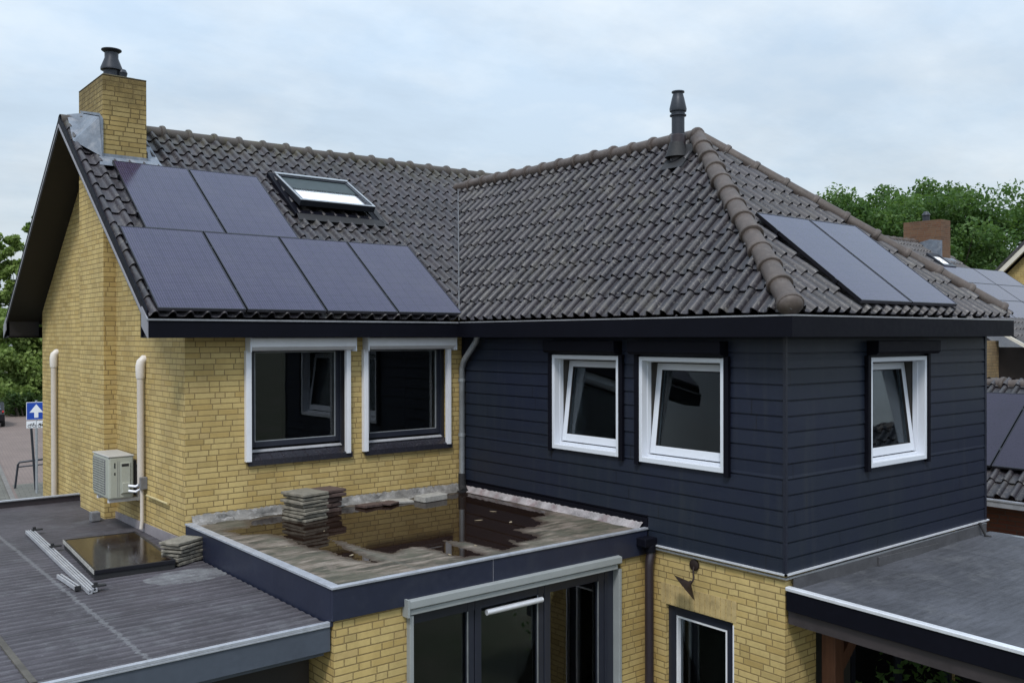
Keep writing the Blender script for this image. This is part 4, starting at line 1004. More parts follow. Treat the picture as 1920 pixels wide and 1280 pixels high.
# puddle
mb = MB(); mb.quad((-GX+.05, -E+.045, 3.1305), (-.004, -E+.045, 3.1305), (-.004, -.004, 3.1305), (-GX+.05, -.004, 3.1305)); tag(mb.build('puddle', M['water']), None, None, None, 'structure')
lr = random.Random(8)
for k in range(9):   # fallen leaves and chips lying in the puddle
    x, y = ((-1.05, -1.75), (-.62, -1.45), (-.85, -2.05), (-2.9, -2.3), (-1.8, -2.7), (-2.2, -2.85), (-.5, -2.4), (-3.2, -1.6), (-2.6, -1.2))[k]
    r_ = lr.uniform(.03, .07) if k < 3 else lr.uniform(.015, .03); an = lr.uniform(0, 3)
    pts = [(x+r_*math.cos(an)*c_*1.3-r_*math.sin(an)*s_*.5, y+r_*math.sin(an)*c_*1.3+r_*math.cos(an)*s_*.5, 3.1345+.004*abs(c_)) for c_, s_ in ((1, 0), (.5, .8), (-.4, .9), (-1, .1), (-.5, -.8), (.4, -.9))]
    o = MB().prism(pts, (0, 0, .0015)).build('fallen_leaf', M['deadleaf']); tag(o, 'small pale dead leaf lying on the puddled flat roof', 'leaf', 'dead leaves on the extension roof')

# ------------------------------------------------------------------ air conditioner on the gable
ac = empty('air_conditioner', 'ivory outdoor air conditioning unit mounted low on the yellow gable wall', 'air conditioner', (-3.82, 1.73, 3.2))
def acp(mb, name, mat, **k): return mb.build(name, mat, ac, **k)
def aloc(x, y, z): return (x+3.82, y-1.73, z-3.2)
ax0, ax1, ay0, ay1, az0, az1 = -3.955, -3.675, 1.42, 2.06, 3.245, 3.735
mb = MB(); mb.box((ax0, ay0, az0), (ax1, ay1, az1), aloc); body = acp(mb, 'casing', M['ac'], bevel=.022)
mb = MB(); mb.box((ax0-.008, ay0-.008, az1-.006), (ax1+.005, ay1+.005, az1+.012), aloc); acp(mb, 'top_cover', simple('ac_top', (.42, .41, .39), .5), bevel=.008)
mb = MB(); mb.box((ax0-.006, ay0+.13, az0+.05), (ax0, ay1-.02, az1-.04), aloc); fg = acp(mb, 'fan_grille', M['acgrey'])
mb = MB()
for i in range(14): mb.box((ax0-.012, ay0+.135, az0+.065+i*.028), (ax0-.006, ay1-.025, az0+.071+i*.028), aloc)
for i in range(9): mb.box((ax0-.014, ay0+.15+i*.055, az0+.055), (ax0-.012, ay0+.155+i*.055, az1-.045), aloc)
mb.build('grille_bars', M['ac'], fg)
mb = MB(); mb.box((ax0+.13, ay0-.012, az0+.06), (ax1-.04, ay0, az0+.42), aloc); mb.box((ax0+.14, ay0-.03, az0+.07), (ax1-.05, ay0-.012, az0+.19), aloc); sv = acp(mb, 'service_cover', M['ac'], bevel=.006)
mb = MB(); mb.box((ax0+.14, ay0-.014, az0+.375), (ax1-.06, ay0-.0122, az0+.405), aloc); mb.build('handle_recess', M['rubber'], sv)
mb = MB(); mb.box((ax0+.06, ay0-.002, az0+.36), (ax0+.075, ay0-.0, az0+.42), aloc); mb.box((ax0+.06, ay0-.002, az0+.28), (ax0+.075, ay0, az0+.31), aloc); acp(mb, 'marking', M['rubber'])
for gx_a in (.095, .112): mb = MB(); mb.box((ax0+gx_a, ay0-.0015, az0+.03), (ax0+gx_a+.004, ay0, az1-.05), aloc); acp(mb, 'casing_seam', M['acgrey'])
for yb_ in (ay0+.08, ay1-.12): mb = MB(); mb.box((ax0+.02, yb_, az0-.045), (-GX-.028, yb_+.04, az0-.006), aloc); mb.box((-GX-.028, yb_, az0-.05), (-GX-.002, yb_+.035, az0+.38), aloc); acp(mb, 'wall_bracket', M['shutter'])
mb = MB(); mb.box((ax1, ay0+.03, az0+.03), (ax1+.04, ay1-.05, az1-.06), aloc); acp(mb, 'heat_exchanger', M['rubber'])
mb = MB()
for dz in (0, -.06): mb = MB(); mb.tube([aloc(ax1-.07, ay0-.03, az0+.15+dz), aloc(ax1-.0, ay0-.07, az0+.14+dz), aloc(ax1+.05, ay0-.09, az0+.17+dz), aloc(-GX-.045, 1.30, 3.46)], .015, 8); acp(mb, 'refrigerant_pipe', M['white'], smooth=40)
mb = MB(); mb.box((-GX-.08, 1.22, 3.36), (-GX-.0, 1.27, 3.5), aloc); acp(mb, 'junction_box', M['acgrey'], bevel=.006)
o = MB().box((-.05, -.06, 0), (.05, .06, .11)).build('rubber_foot_block', M['acgrey'], None, bevel=.006); o.location = (-3.86, 2.35, 2.86); tag(o, 'small grey support block on the carport roof under the air conditioner', 'support block')

# ------------------------------------------------------------------ wall lamp
wl = empty('wall_lamp', 'rusty iron gooseneck lamp with pointed shade on the brick above the garden door', 'lamp', (.02, -3.83, 2.885))
mb = MB(); mb.tube([(-.001, 0, 0), (-.02, 0, 0), (-.03, 0, 0)], [.056, .056, .03], 20); mb.build('wall_plate', M['rust'], wl, smooth=40)
ap = Vector((-.125, -.055, -.135)); dd = Vector((-.6, .484, -.63)).normalized()
mb = MB(); mb.tube([(-.02, -.005, -.01), (-.05, -.02, -.045), (-.085, -.05, -.075), (-.11, -.075, -.10), (-.125, -.075, -.125), tuple(ap+dd*.02)], .0085, 8); mb.build('arm', M['rust'], wl, smooth=40)
mb = MB(); mb.tube([tuple(ap-dd*.01), tuple(ap+dd*.015), tuple(ap+dd*.085)], [.012, .022, .152], 26, False)
mb.tube([tuple(ap+dd*.084), tuple(ap+dd*.02)], [.149, .02], 26, False); mb.build('lamp_shade', M['rust'], wl, smooth=40)

# ------------------------------------------------------------------ canopy at the right
can = empty('canopy', 'flat roofed timber canopy with grey felt roof in front of the navy wing', 'canopy', (2, -7, 0))
KI = Matrix.Translation((-2, 7, 0))
def kpart(mb, name, mat, **k):
    o = mb.build(name, mat, can, **k); o.matrix_parent_inverse = KI; return o
KY0, KY1, KX1 = -9.6, -L-.004, 3.98
def kz(y): return 2.889+(y+L)*.0225
mb = MB(); nx, ny = 30, 30; vs = []
for j in range(ny+1):
    for i in range(nx+1):
        y = KY0+(KY1-KY0)*j/ny; x = .03+(KX1-.03)*i/nx
        vs.append((x, y, kz(y)-.035-.010*math.sin(x*.8)+.003*math.sin(i*1.3+j*.7)))
mb.add(vs, [(j*(nx+1)+i, j*(nx+1)+i+1, (j+1)*(nx+1)+i+1, (j+1)*(nx+1)+i) for j in range(ny) for i in range(nx)])
kpart(mb, 'roof_deck', M['bitumen_canopy'], smooth=60)
def slab(x0, x1, d0, d1, ya=KY0, yb=KY1): return [(x0, ya, kz(ya)+d0), (x0, yb, kz(yb)+d0), (x0, yb, kz(yb)+d1), (x0, ya, kz(ya)+d1)], (x1-x0, 0, 0)
mb = MB(); mb.prism(*slab(0, .035, -.205, -.012)); kpart(mb, 'fascia', M['black_trim'], bevel=.004)
mb = MB(); mb.prism(*slab(-.008, .05, -.012, .004)); mb.prism(*slab(-.012, .0-.0005, -.028, -.0)); kpart(mb, 'roof_trim', M['alu'], bevel=.003)
mb = MB(); mb.prism(*slab(.035, .16, -.33, -.17)); kpart(mb, 'beam', simple('dark_beam', (.035, .028, .03), .6, var=.3))
mb = MB(); mb.box((KX1-.04, KY0, 2.62), (KX1, -L-.02, 2.83)); mb.box((KX1-.06, KY0, 2.83), (KX1+.02, -L-.02, 2.85)); kpart(mb, 'far_edge', M['zinc'])
mb = MB(); mb.box((.04, KY0+.02, 2.68), (KX1-.04, KY1-.14, 2.72)); kpart(mb, 'ceiling', M['soffit'])
mb = MB(); mb.prism([(.1, KY1-.004, 2.84), (W-.02, KY1-.004, 2.80), (W-.02, KY1-.004, 2.965), (.1, KY1-.004, 2.945)], (0, -.012, 0)); mb.prism([(1.5, KY1-.018, 2.845), (2.7, KY1-.018, 2.81), (2.7, KY1-.018, 2.90), (1.5, KY1-.018, 2.93)], (0, -.016, 0)); kpart(mb, 'felt_upstand', simple('dark_felt_upstand', (.06, .06, .066), .75, var=.35, vscale=5, bump=.4))
mb = MB(); mb.box((.53, -L-.16, 0), (.67, -L-.02, 2.62)); kpart(mb, 'post', M['wood'], bevel=.004)
mb = MB(); mb.prism([(.67, -L-.14, 2.0), (.67, -L-.14, 2.16), (1.24, -L-.14, 2.66), (1.42, -L-.14, 2.66)], (0, .09, 0)); kpart(mb, 'brace', M['wood'], bevel=.004)
mb = MB(); mb.box((KX1-.10, KY0, 0), (KX1-.04, -L-.02, 2.62)); mb.box((W+.001, -L-.02, 0), (W+.06, -L+.36, 2.62)); kpart(mb, 'side_wall', M['soffit'])
o = MB().tube([(3.66, -L-.03, 3.0), (3.66, -L-.05, 2.95), (3.67, -L-.09, 2.86), (3.70, -L-.14, 2.85)], .014, 8).build('cable', M['rubber'], None, smooth=40); tag(o, 'grey cable hanging from the cladding edge onto the canopy roof', 'cable')

# ------------------------------------------------------------------ foliage
def leaves(name, centers, radii, per, size, mat, parent, seed, flat=.75):
    g = np.random.default_rng(seed); V = []; UV = []
    cs = np.repeat(np.asarray(centers), per, 0); rs = np.repeat(np.asarray(radii), per)
    n = len(cs)
    d = g.normal(size=(n, 3)); d /= np.linalg.norm(d, axis=1)[:, None]
    rad = g.random(n)**.45
    p = cs+d*(rad*rs)[:, None]*np.array([1, 1, flat])
    a = g.normal(size=(n, 3))+d*.6; a /= np.linalg.norm(a, axis=1)[:, None]
    b = np.cross(a, g.normal(size=(n, 3))); b /= np.linalg.norm(b, axis=1)[:, None]; c = np.cross(a, b)
    s = size*(.6+.8*g.random(n))[:, None]
    q = np.stack([p-b*s*.5, p+c*s*.32, p+b*s*.5, p-c*s*.32], 1).reshape(-1, 3)
    me = D.meshes.new(name); me.vertices.add(len(q)); me.vertices.foreach_set('co', q.ravel())
    me.loops.add(n*4); me.loops.foreach_set('vertex_index', np.arange(n*4, dtype=np.int32))
    me.polygons.add(n); me.polygons.foreach_set('loop_start', np.arange(0, n*4, 4, dtype=np.int32))
    me.update(calc_edges=True); me.validate()
    ul = me.uv_layers.new(name='UVMap'); cl = np.repeat(g.random(len(radii)), per)
    r = np.clip(.55*g.random(n)+.45*cl, 0, 1)
    ul.data.foreach_set('uv', np.repeat(np.stack([r, g.random(n)], 1), 4, 0).ravel())
    return finish(me, name, mat, parent)
def tree(name, label, cat, loc, h, cr, base, mat, seed, group=None, clumps=70, per=110, size=.26, tr=.2, sx=1., cz=None):
    g = np.random.default_rng(seed); lr = random.Random(seed)
    t = empty(name, label, cat, loc, group)
    mid = (base+h)/2; hz = (h-base)/2
    d = g.normal(size=(clumps, 3)); d /= np.linalg.norm(d, axis=1)[:, None]
    rad = (.35+.65*g.random(clumps)**.5)
    c = d*rad[:, None]*np.array([cr*sx, cr*sx, hz])*np.array([.88, .88, .9])+np.array([0, 0, mid])
    rr = cr*(.16+.16*g.random(clumps))
    leaves('crown', c, rr, per, size, mat, t, seed)
    mb = MB()
    mb.tube([(0, 0, -.1), (.05, .02, base*.6), (-.05, .04, base+hz*.6), (.0, 0, h-hz*.5)], [tr, tr*.8, tr*.5, tr*.15], 9)
    for i in range(14):
        k = int(g.integers(clumps)); e = Vector(c[k]); s = Vector((0, 0, base*.7+(e.z-base*.7)*.35*lr.random()))
        m_ = s.lerp(e, .5)+Vector((0, 0, lr.uniform(-.2, .4)))
        mb.tube([s, m_, e], [tr*.35, tr*.22, tr*.06], 6)
    mb.build('trunk', M['trunk'], t, smooth=60)
    return t
GT = 'broadleaf trees behind the neighbouring roofs'
RT = [('leafy green tree at the left end of the row behind the neighbouring roofs', (36.9, 16.8), 12.3, 3.4), ('rounded green tree rising behind the left part of the red chimney', (38.8, 16.0), 13.2, 3.9),
      ('tall green tree rising just right of the red chimney', (42.2, 14.8), 13.3, 3.8), ('green tree at the right picture edge above the cream gable', (45.6, 13.4), 13.5, 4.2), ('dark green tree farther back between the chimney and the right edge', (47.5, 18.5), 13.0, 5.0), ('green tree beyond the right picture edge', (49.5, 10.5), 13.6, 4.4)]
for i, (lb, (x, y), h, r) in enumerate(RT):
    tree('broadleaf_tree', lb, 'tree', (x, y, 0), h+.5, r, 4.6, M['leaf'] if i != 4 else M['leaf_dark'], 30+i, GT, 84, 210, .215, .25)
def bush(name, label, loc, sx, sy, h, mat, seed, clumps=40, per=120, size=.2, group=None, cat='hedge'):
    g = np.random.default_rng(seed); t = empty(name, label, cat, loc, group)
    c = g.random((clumps, 3))*np.array([sx, sy, h*.95])-np.array([sx/2, sy/2, 0]); rr = .35+.35*g.random(clumps)
    leaves('foliage', c, rr*min(1.6, h/3+.6), per, size, mat, t, seed)
    mb = MB()
    for i in range(5):
        e = c[i]; mb.tube([(e[0]*.6, e[1]*.6, -.05), (e[0]*.8, e[1]*.8, e[2]*.5), tuple(e)], [.06, .045, .02], 6)
    mb.build('stem', M['trunk'], t)
    return t
bush('hedge', 'tall dark hedge behind the roofs under the right trees', (40.5, 17.5, 0), 22, 2.0, 4.6, M['leaf_dark'], 61, 90, 130, .3)
# left: trees along the street
GL = 'trees along the street at the left'
tree('street_tree', 'slender light green tree standing nearest the gable verge at the left', 'tree', (7.4, 63.0, 0), 14.0, 1.7, 2.6, M['leaf2'], 71, GL, 60, 150, .30, .12)
tree('street_tree', 'light green tree at the left picture edge above the street', 'tree', (5.2, 64.0, 0), 13.6, 1.9, 2.4, M['leaf2'], 72, GL, 64, 150, .30, .12)
tree('street_tree', 'small bluish tree just left of the house verge', 'tree', (8.9, 66.0, 0), 14.9, 1.4, 4.0, M['leaf'], 73, GL, 40, 110, .26, .06)
bush('hedge', 'dense green shrubbery along the far side of the street', (6.9, 59.2, 0), 4.2, 3, 7.0, M['leaf2'], 74, 130, 170, .28)
bush('hedge', 'dark clipped bush at the street bend behind the sign', (6.6, 57.4, 0), 2.2, 1.4, 1.4, M['leaf_dark'], 75, 20, 170, .2, cat='bush')
gw = np.random.default_rng(5); nw = 260; tw = gw.random(nw)
wc = np.stack([-60+72*tw+gw.normal(0, 1.5, nw), 74+18*tw+gw.normal(0, 2.5, nw), 6.4*gw.random(nw)**.8], 1)
tag(leaves('far_wood', wc, 1.3+.8*gw.random(nw), 110, .5, M['leaf'], None, 88), 'belt of distant greenery beyond the end of the street', 'greenery', None, 'stuff')
bush('garden_shrub', 'leafy green shrub in the shade under the canopy beside the post', (1.15, -L-.55, 1.15), .6, .5, .95, M['leaf'], 77, 14, 60, .07, cat='shrub')

# ------------------------------------------------------------------ ground and street
mb = MB(); mb.quad((-400, -400, 0), (400, -400, 0), (400, 400, 0), (-400, 400, 0)); tag(mb.build('ground', M['ground']), kind='structure')
sdv = Vector((.132, 1, 0)).normalized(); sn = Vector((sdv.y, -sdv.x, 0))
def st(s, o, z): return tuple(Vector((-.8, 23, z))+sdv*s+sn*o)
mb = MB(); mb.quad(st(-14, .0, .004), st(-14, 9.0, .004), st(70, 7.0, .004), st(70, .0, .004)); tag(mb.build('street', M['street']), kind='structure')
mb = MB(); mb.quad(st(-14, -5, .012), st(-14, -.14, .012), st(70, -.14, .012), st(70, -5, .012)); mb.quad(st(-14, .1, .008), st(-14, 9.0, .008), st(4.5, 9, .008), st(3.2, .1, .008)); tag(mb.build('pavement', M['pavement']), kind='structure')
mb = MB()
mb.prism([st(-14, -.14, -.02), st(-14, .0, -.02), st(60, .0, -.02), st(60, -.14, -.02)], (0, 0, .07)); tag(mb.build('kerb', M['kerb']), kind='structure')

# ------------------------------------------------------------------ street furniture
sg = empty('traffic_sign', 'blue one way sign with white arrow on a grey post by the gable', 'sign', (-.03, 23.7, 0)); 
dirc = (Vector((-7.04, -9.73, 0))-Vector((-.03, 23.7, 0))).normalized(); sg.rotation_euler = (0, 0, math.atan2(dirc.y, dirc.x)+math.pi/2)
# local frame: -Y faces the camera, X to the right
mb = MB(); mb.tube([(0, .03, 0), (0, .03, 3.05)], .038, 12); mb.build('post', M['steel'], sg, smooth=40)
mb = MB(); mb.box((-.29, -.006, 2.42), (.29, .006, 3.0)); pl = mb.build('sign_plate', M['signwhite'], sg, bevel=.004)
mb = MB(); mb.box((-.275, -.009, 2.435), (.275, -.0062, 2.985)); mb.build('blue_face', M['signblue'], pl)
mb = MB(); mb.prism([(-.06, -.0095, 2.49), (.06, -.0095, 2.49), (.06, -.0095, 2.66), (.20, -.0095, 2.66), (0, -.0095, 2.93), (-.20, -.0095, 2.66), (-.06, -.0095, 2.66)], (0, -.002, 0)); mb.build('arrow', M['signwhite'], pl)
mb = MB(); mb.box((-.29, -.006, 2.15), (.29, .006, 2.38)); sp2 = mb.build('lower_plate', M['signwhite'], sg, bevel=.004)
mb = MB()
def tor(cx, cz, r): mb.tube([(cx+r*math.cos(t_), -.008, cz+r*math.sin(t_)) for t_ in np.linspace(0, 6.2832, 15)], .008, 5, False)
for cx in (-.2, -.06, .09, .22): tor(cx, 2.225, .045)
mb.tube([(-.2, -.008, 2.225), (-.15, -.008, 2.30), (-.08, -.008, 2.30), (-.13, -.008, 2.225), (-.15, -.008, 2.30)], .007, 5); mb.tube([(-.06, -.008, 2.225), (-.085, -.008, 2.32), (-.05, -.008, 2.33)], .007, 5)
mb.tube([(.09, -.008, 2.24), (.16, -.008, 2.24), (.20, -.008, 2.30), (.18, -.008, 2.34)], .013, 5); mb.tube([(.07, -.008, 2.29), (.15, -.008, 2.29)], .013, 5)
mb.build('bicycle_and_moped_symbol', M['rubber'], sp2)
bh = empty('barrier', 'dark metal hoop barrier on the pavement behind the sign post', 'barrier', (.15, 25.2, 0)); bh.rotation_euler = sg.rotation_euler
mb = MB(); mb.tube([(-.52, 0, 0), (-.43, 0, .80), (-.38, 0, .88), (.75, 0, .98), (.84, 0, .9), (.92, 0, 0)], .035, 10); mb.tube([(-.44, 0, .72), (.84, 0, .8)], .025, 8); mb.build('hoop', M['darkmetal'], bh, smooth=40)
po = MB().tube([(.08, 0, 0), (-.06, 0, 2.3)], .04, 10).build('post', M['darkmetal'], None, smooth=40); po.location = (.03, 24.5, 0); tag(po, 'dark post standing directly behind the blue sign', 'post')

# car at the far left
cr_ = empty('parked_car', 'dark car with red tail lights on the street at the left edge', 'car', (3.18, 51.7, 0)); cr_.rotation_euler = (0, 0, R(-8))
prof = [(-2.1, .35), (-2.12, .75), (-1.95, .98), (-1.55, 1.42), (.2, 1.46), (.95, 1.0), (1.95, .82), (2.05, .4)]
mb = MB(); mb.prism([(-.86, y, z) for y, z in prof], (1.72, 0, 0)); mb.build('body', M['carpaint'], cr_, bevel=.06)
mb = MB(); mb.prism([(-.7, -2.0, 1.0), (.7, -2.0, 1.0), (.62, -1.62, 1.38), (-.62, -1.62, 1.38)], (0, -.03, .0)); mb.build('rear_window', M['glass'], cr_)
for sx in (-1, 1):
    mb = MB(); mb.box((sx*.80-.06, -2.13, .86), (sx*.80+.03, -1.98, .95)); mb.build('tail_light', M['redlamp'], cr_, bevel=.01)
    for yy in (-1.3, 1.3):
        mb = MB(); mb.tube([(sx*.72, yy, .32), (sx*.9, yy, .32)], .32, 18); wh = mb.build('wheel', M['tyre'], cr_, smooth=40)
        mb = MB(); mb.tube([(sx*.9, yy, .32), (sx*.905, yy, .32)], .19, 14); mb.build('rim', M['steel'], wh)

# ------------------------------------------------------------------ neighbours at the right
nb = empty('neighbour_house', 'neighbouring brick house with grey tiled roof and brown chimney behind the wing', 'house', (17, 3, 0)); NI = Matrix.Translation((-17, -3, 0))
def npart(mb, name, mat, **k):
    o = mb.build(name, mat, nb, **k); o.matrix_parent_inverse = NI; return o
NY, NZ = 4.40, 7.94; en = Vector((0, YR+OM, ZRM-ZE)); ye = NY-(YR+OM)
o = tiles('roof', (0, ye, ZE), (1, 0, 0), en, 12.6, 20.75+.2, vl-.02, M['tile_wing'], nb); o.matrix_parent_inverse = NI; nroof = o
# the verge runs along the tiles; the slope continues to the right lower corner
tiles('rear_slope', (0, 2*NY-ye, ZE), (1, 0, 0), (0, -(YR+OM), ZRM-ZE), 12.6, 20.95, vl-.02, M['tile_wing'], nroof)
caps('ridge_cap', (12.6, NY, ZRM-.02), (20.95, NY, ZRM-.02), (0, 0, 1), M['ridge'], nroof, r=.115, step=.36)
mb = MB(); mb.box((12.9, ye+.3, 0), (20.7, 2*NY-ye-.3, 5.3)); mb.prism([(20.7, ye+.3, 5.3), (20.7, 2*NY-ye-.3, 5.3), (20.7, NY, 7.75)], (-.1, 0, 0)); npart(mb, 'brick_wall', M['brick_dim'])
mb = MB(); mb.box((20.05, 3.62, 7.2), (20.62, 4.78, 8.55)); nch = npart(mb, 'chimney', M['brick_brown'])
mb = MB(); mb.prism([(20.04, 3.58, rz(3.58-1.12)), (20.04, 3.58, 7.92), (20.04, 3.95, 7.98), (20.04, 4.3, 7.9)], (-.012, 0, 0)); mb.quad((20.0, 3.6, 7.42), (20.75, 3.6, 7.42), (20.8, 3.42, 7.26), (19.95, 3.42, 7.26)); sub(mb, 'lead_flashing', M['lead'], nch)
mb = MB(); mb.lathe((20.3, 4.2), [(.10, 8.55), (.10, 8.72), (.13, 8.74), (.06, 8.85), (0, 8.86)], 12); sub(mb, 'chimney_pot', M['darkmetal'], nch, smooth=40)
def nr(x, y, o): return tuple(Vector((x, y, ZE+SM*(y-ye)))+n0*o)
mb = MB(); f2 = lambda u, w, z: nr(u, z, w); ring(mb, f2, 19.25, 19.95, 3.18, 3.72, .09, 0, .12); nsk = npart(mb, 'skylight', M['darkmetal'])
mb = MB(); mb.box((19.33, .06, 3.26), (19.87, .08, 3.64), f2); sub(mb, 'pane', M['white_sheet'], nsk)
# lower wing of the neighbour: its front slope carries solar panels
mb = MB()
WX0, WX1 = 16.2, 23.35
yb = 3.10
mb.prism([nr(WX0, .2, -.02), nr(WX1, .2, -.02), nr(WX1, yb, -.02), nr(WX0, yb, -.02)], (0, 0, -.12))
npart(mb, 'porch_roof', M['tile_wing'])
mb = MB(); mb.box((20.7, .6, 0), (23.2, 3.0, 4.9)); npart(mb, 'side_wing', M['brick_dim'])
GN = 'solar panels on the neighbouring roof'
k = 0
for r_i, (y0_, nm) in enumerate(((2.52, 'upper'), (1.83, 'middle'), (1.14, 'lower'))):
    for c_i in range(3):
        nm2 = ('left', 'middle', 'right')[c_i]
        panel(nr(17.0+c_i*2.02, y0_, .1), (1, 0, 0), e0, 2.0, .85, f'pale reflecting solar panel, {nm} row and {nm2} column on the neighbouring roof', GN)
# low front annex with dark recess, tan pier and white alarm box
mb = MB(); mb.box((10.5, -.70, 0), (13.86, 2, 5.0)); npart(mb, 'annex_wall', M['brick_dim'])
mb = MB(); mb.box((13.86, -4.2, 0), (14.1, 1.9, 4.86)); npart(mb, 'shaded_gable', simple('overhang_shade_dark', (.018, .013, .012), .7, var=.3, vscale=3))  # near-black colour stands in for the shade under the overhang
tiles('annex_roof', (13.55, -3.4, 3.95-.2), (1, 0, 0), (0, .86, .5), 0, 4, 3.4, M['tile_wing'], nb).matrix_parent_inverse = NI
mb = MB(); mb.prism([(13.53, -3.4, 3.68), (13.53, -.93, 5.115), (13.53, -.93, 5.19), (13.53, -3.4, 3.76)], (-.04, 0, 0)); npart(mb, 'verge_board', M['cream'])
mb = MB(); mb.box((12.93, -.74, 4.80), (13.20, -.702, 5.02)); npart(mb, 'alarm_box', M['white'], bevel=.01)
# outbuilding with dark panels
ob = empty('outbuilding', 'low red brick outbuilding with tiled roof beside the navy wing', 'outbuilding', (7.5, -4, 0)); OI = Matrix.Translation((-7.5, 4, 0))
eo = Vector((2.0, 0, 1.42)); 
o = tiles('roof', (5.52, -9.5, 2.985), (0, -1, 0), eo, -8.0, 0, eo.length, M['tile_wing'], ob); o.matrix_parent_inverse = OI; orf = o
tiles('far_slope', (9.5, -9.5, 2.985), (0, 1, 0), (-2.0, 0, 1.42), 0, 8.0, eo.length, M['tile_wing'], orf)
caps('ridge_cap', (7.52, -9.5, 4.36), (7.52, -1.5, 4.36), (0, 0, 1), M['ridge'], orf, r=.11, step=.4, collar=.02)
mb = MB(); mb.box((5.7, -9.4, 0), (9.3, -1.6, 2.95)); o = mb.build('brick_wall', M['brick_red'], ob); o.matrix_parent_inverse = OI
mb = MB(); mb.box((5.44, -9.5, 2.88), (5.52, -1.5, 2.955)); mb.box((5.43, -9.5, 2.955), (5.53, -1.5, 2.975)); o = mb.build('gutter', M['alutrim'], ob); o.matrix_parent_inverse = OI
eo_ = eo.normalized(); no = Vector((-eo_.z, 0, eo_.x))
def orp(y, v, o): return tuple(Vector((5.52, y, 2.985))+eo_*v+no*o)
GO = 'dark solar panels on the outbuilding roof'
panel(orp(-3.02, .50, .1), (0, -1, 0), eo_, 1.02, 1.58, 'dark purple solar panel on the outbuilding roof, mostly hidden by the navy wing', GO, cell=M['cell_plain'])
panel(orp(-4.06, .50, .1), (0, -1, 0), eo_, 1.02, 1.58, 'dark purple solar panel on the outbuilding roof at the right picture edge', GO, cell=M['cell_plain'])
# far gable house
gh = empty('gable_house', 'yellow brick gable house with cream bargeboards at the right edge', 'house', (33, 6, 0))
gx = 28.9-33; gy_c = -1.45
mb = MB(); mb.prism([(gx, gy_c-2.9, 0), (gx, gy_c+2.9, 0), (gx, gy_c+2.9, 5.5), (gx, gy_c, 8.35), (gx, gy_c-2.9, 5.5)], (9, 0, 0)); mb.build('brick_wall', M['brick'], gh)
for s_ in (-1, 1):
    mb = MB(); mb.prism([(gx-.35, gy_c, 8.62), (gx-.35, gy_c+s_*3.3, 5.40), (gx-.35, gy_c+s_*3.3, 5.18), (gx-.35, gy_c, 8.38)], (.12, 0, 0)); mb.build('barge_board', M['cream'], gh)
mb = MB()
for s_ in (-1, 1):
    mb.prism([(gx-.37, gy_c, 8.76), (gx-.37, gy_c+s_*3.4, 5.44), (gx-.37, gy_c+s_*3.4, 5.32), (gx-.37, gy_c, 8.62)], (9.6, 0, 0))
mb.build('roof', M['tile_wing'], gh)

# ------------------------------------------------------------------ camera
cam = D.cameras.new('Camera'); co = D.objects.new('Camera', cam); COL.objects.link(co)
Cc = Vector((-7.043950897322623, -9.73378251296304, 5.106054409712786))
Rv = Vector((0.7773947371979206, -0.629010471469783, -0.001802597663718169)); Uv = Vector((0.004616025645802864, 0.002839225945274382, 0.9999853154438165)); Fv = Vector((0.628996116748119, 0.7773916423382703, -0.005110727775355164))
mm = Matrix((Rv, Uv, -Fv)).transposed().to_4x4(); mm.translation = Cc; co.matrix_world = mm
cam.sensor_fit = 'HORIZONTAL'; cam.sensor_width = 36; cam.lens = 36*1742.0463/1920; cam.clip_end = 2000; cam.clip_start = .05
SC.camera = co

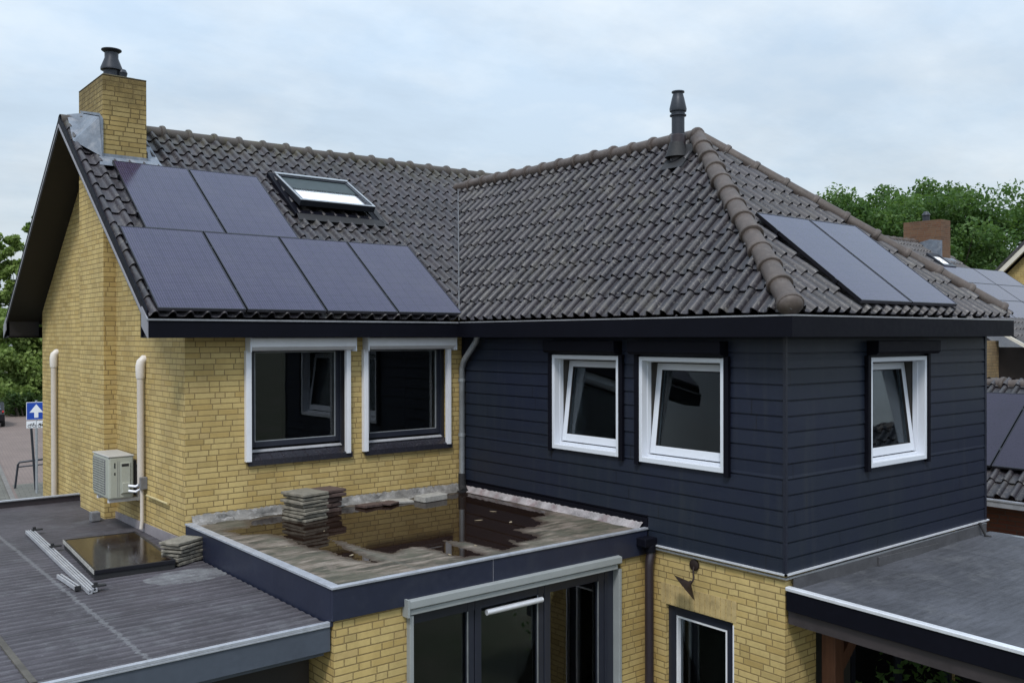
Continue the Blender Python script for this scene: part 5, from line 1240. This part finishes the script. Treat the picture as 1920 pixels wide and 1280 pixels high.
# ------------------------------------------------------------------ light
sun_el, sun_az = R(54), R(230)      # azimuth clockwise from +Y
sd_ = Vector((math.sin(sun_az)*math.cos(sun_el), math.cos(sun_az)*math.cos(sun_el), math.sin(sun_el)))
su = D.lights.new('Sun', 'SUN'); su.energy = 2.3; su.angle = R(12); su.color = (1, .97, .93)
so = D.objects.new('Sun', su); COL.objects.link(so); so.rotation_euler = sd_.to_track_quat('Z', 'Y').to_euler()
w = D.worlds.new('World'); SC.world = w; w.use_nodes = True; t = NT(w.node_tree)
for n_ in list(w.node_tree.nodes): w.node_tree.nodes.remove(n_)
sk = t.n('ShaderNodeTexSky', sky_type='NISHITA', sun_disc=False, sun_elevation=sun_el, sun_rotation=sun_az, air_density=1.0, dust_density=2.0, ozone_density=1.0)
gen = coords(t, 'Generated'); gx_, gy_, gz_ = t.sep(gen)
el_ = t.m('MAXIMUM', gz_, 0.)
# overcast layer: brighter towards the zenith (CIE overcast), soft clouds
pv = t.xyz(t.m('DIVIDE', gx_, t.m('ADD', el_, .22)), t.m('DIVIDE', gy_, t.m('ADD', el_, .22)), 0.)
cl = t.noise(pv, .85, 6, .55); cl2 = t.noise(t.mapping(pv, (1, 1, 1), (0, 0, 0), (4, 7, 0)), 2.1, 6, .6)
ck = t.maprange(t.m('ADD', t.m('MULTIPLY', cl, .65), t.m('MULTIPLY', cl2, .35)), .42, .58)
lum = t.m('ADD', .575, t.m('MULTIPLY', el_, 1.15))
blue = t.mix(t.maprange(el_, 0., .4), (8.4, 9.65, 10.6), (6.2, 7.9, 9.9)); white = t.mix(t.maprange(el_, 0., .4), (10.1, 10.9, 11.4), (8.9, 9.9, 10.8))
cc = t.mix(ck, blue, white)
gc = t.maprange(t.noise(t.mapping(pv, (1, 1.6, 1), (0, 0, .5), (9, 2, 0)), 1.3, 7, .62), .40, .60, .94, 1.05)
lum = t.m('MULTIPLY', lum, gc)
cs_ = t.n('ShaderNodeVectorMath', operation='SCALE'); t.link(cc, cs_.inputs[0]); t.link(lum, cs_.inputs['Scale'])
fin = t.mix(.86, sk.outputs[0], cs_.outputs[0])
bg = t.n('ShaderNodeBackground'); t.link(fin, bg.inputs[0]); bg.inputs[1].default_value = .11
ow = t.n('ShaderNodeOutputWorld'); t.link(bg.outputs[0], ow.inputs[0])

SC.render.engine = 'CYCLES'
SC.cycles.max_bounces = 8; SC.cycles.transparent_max_bounces = 12
try:
    SC.cycles.use_denoising = True
except Exception: pass
SC.view_settings.view_transform = 'Standard'; SC.view_settings.look = 'None'; SC.view_settings.exposure = 0; SC.view_settings.gamma = 1
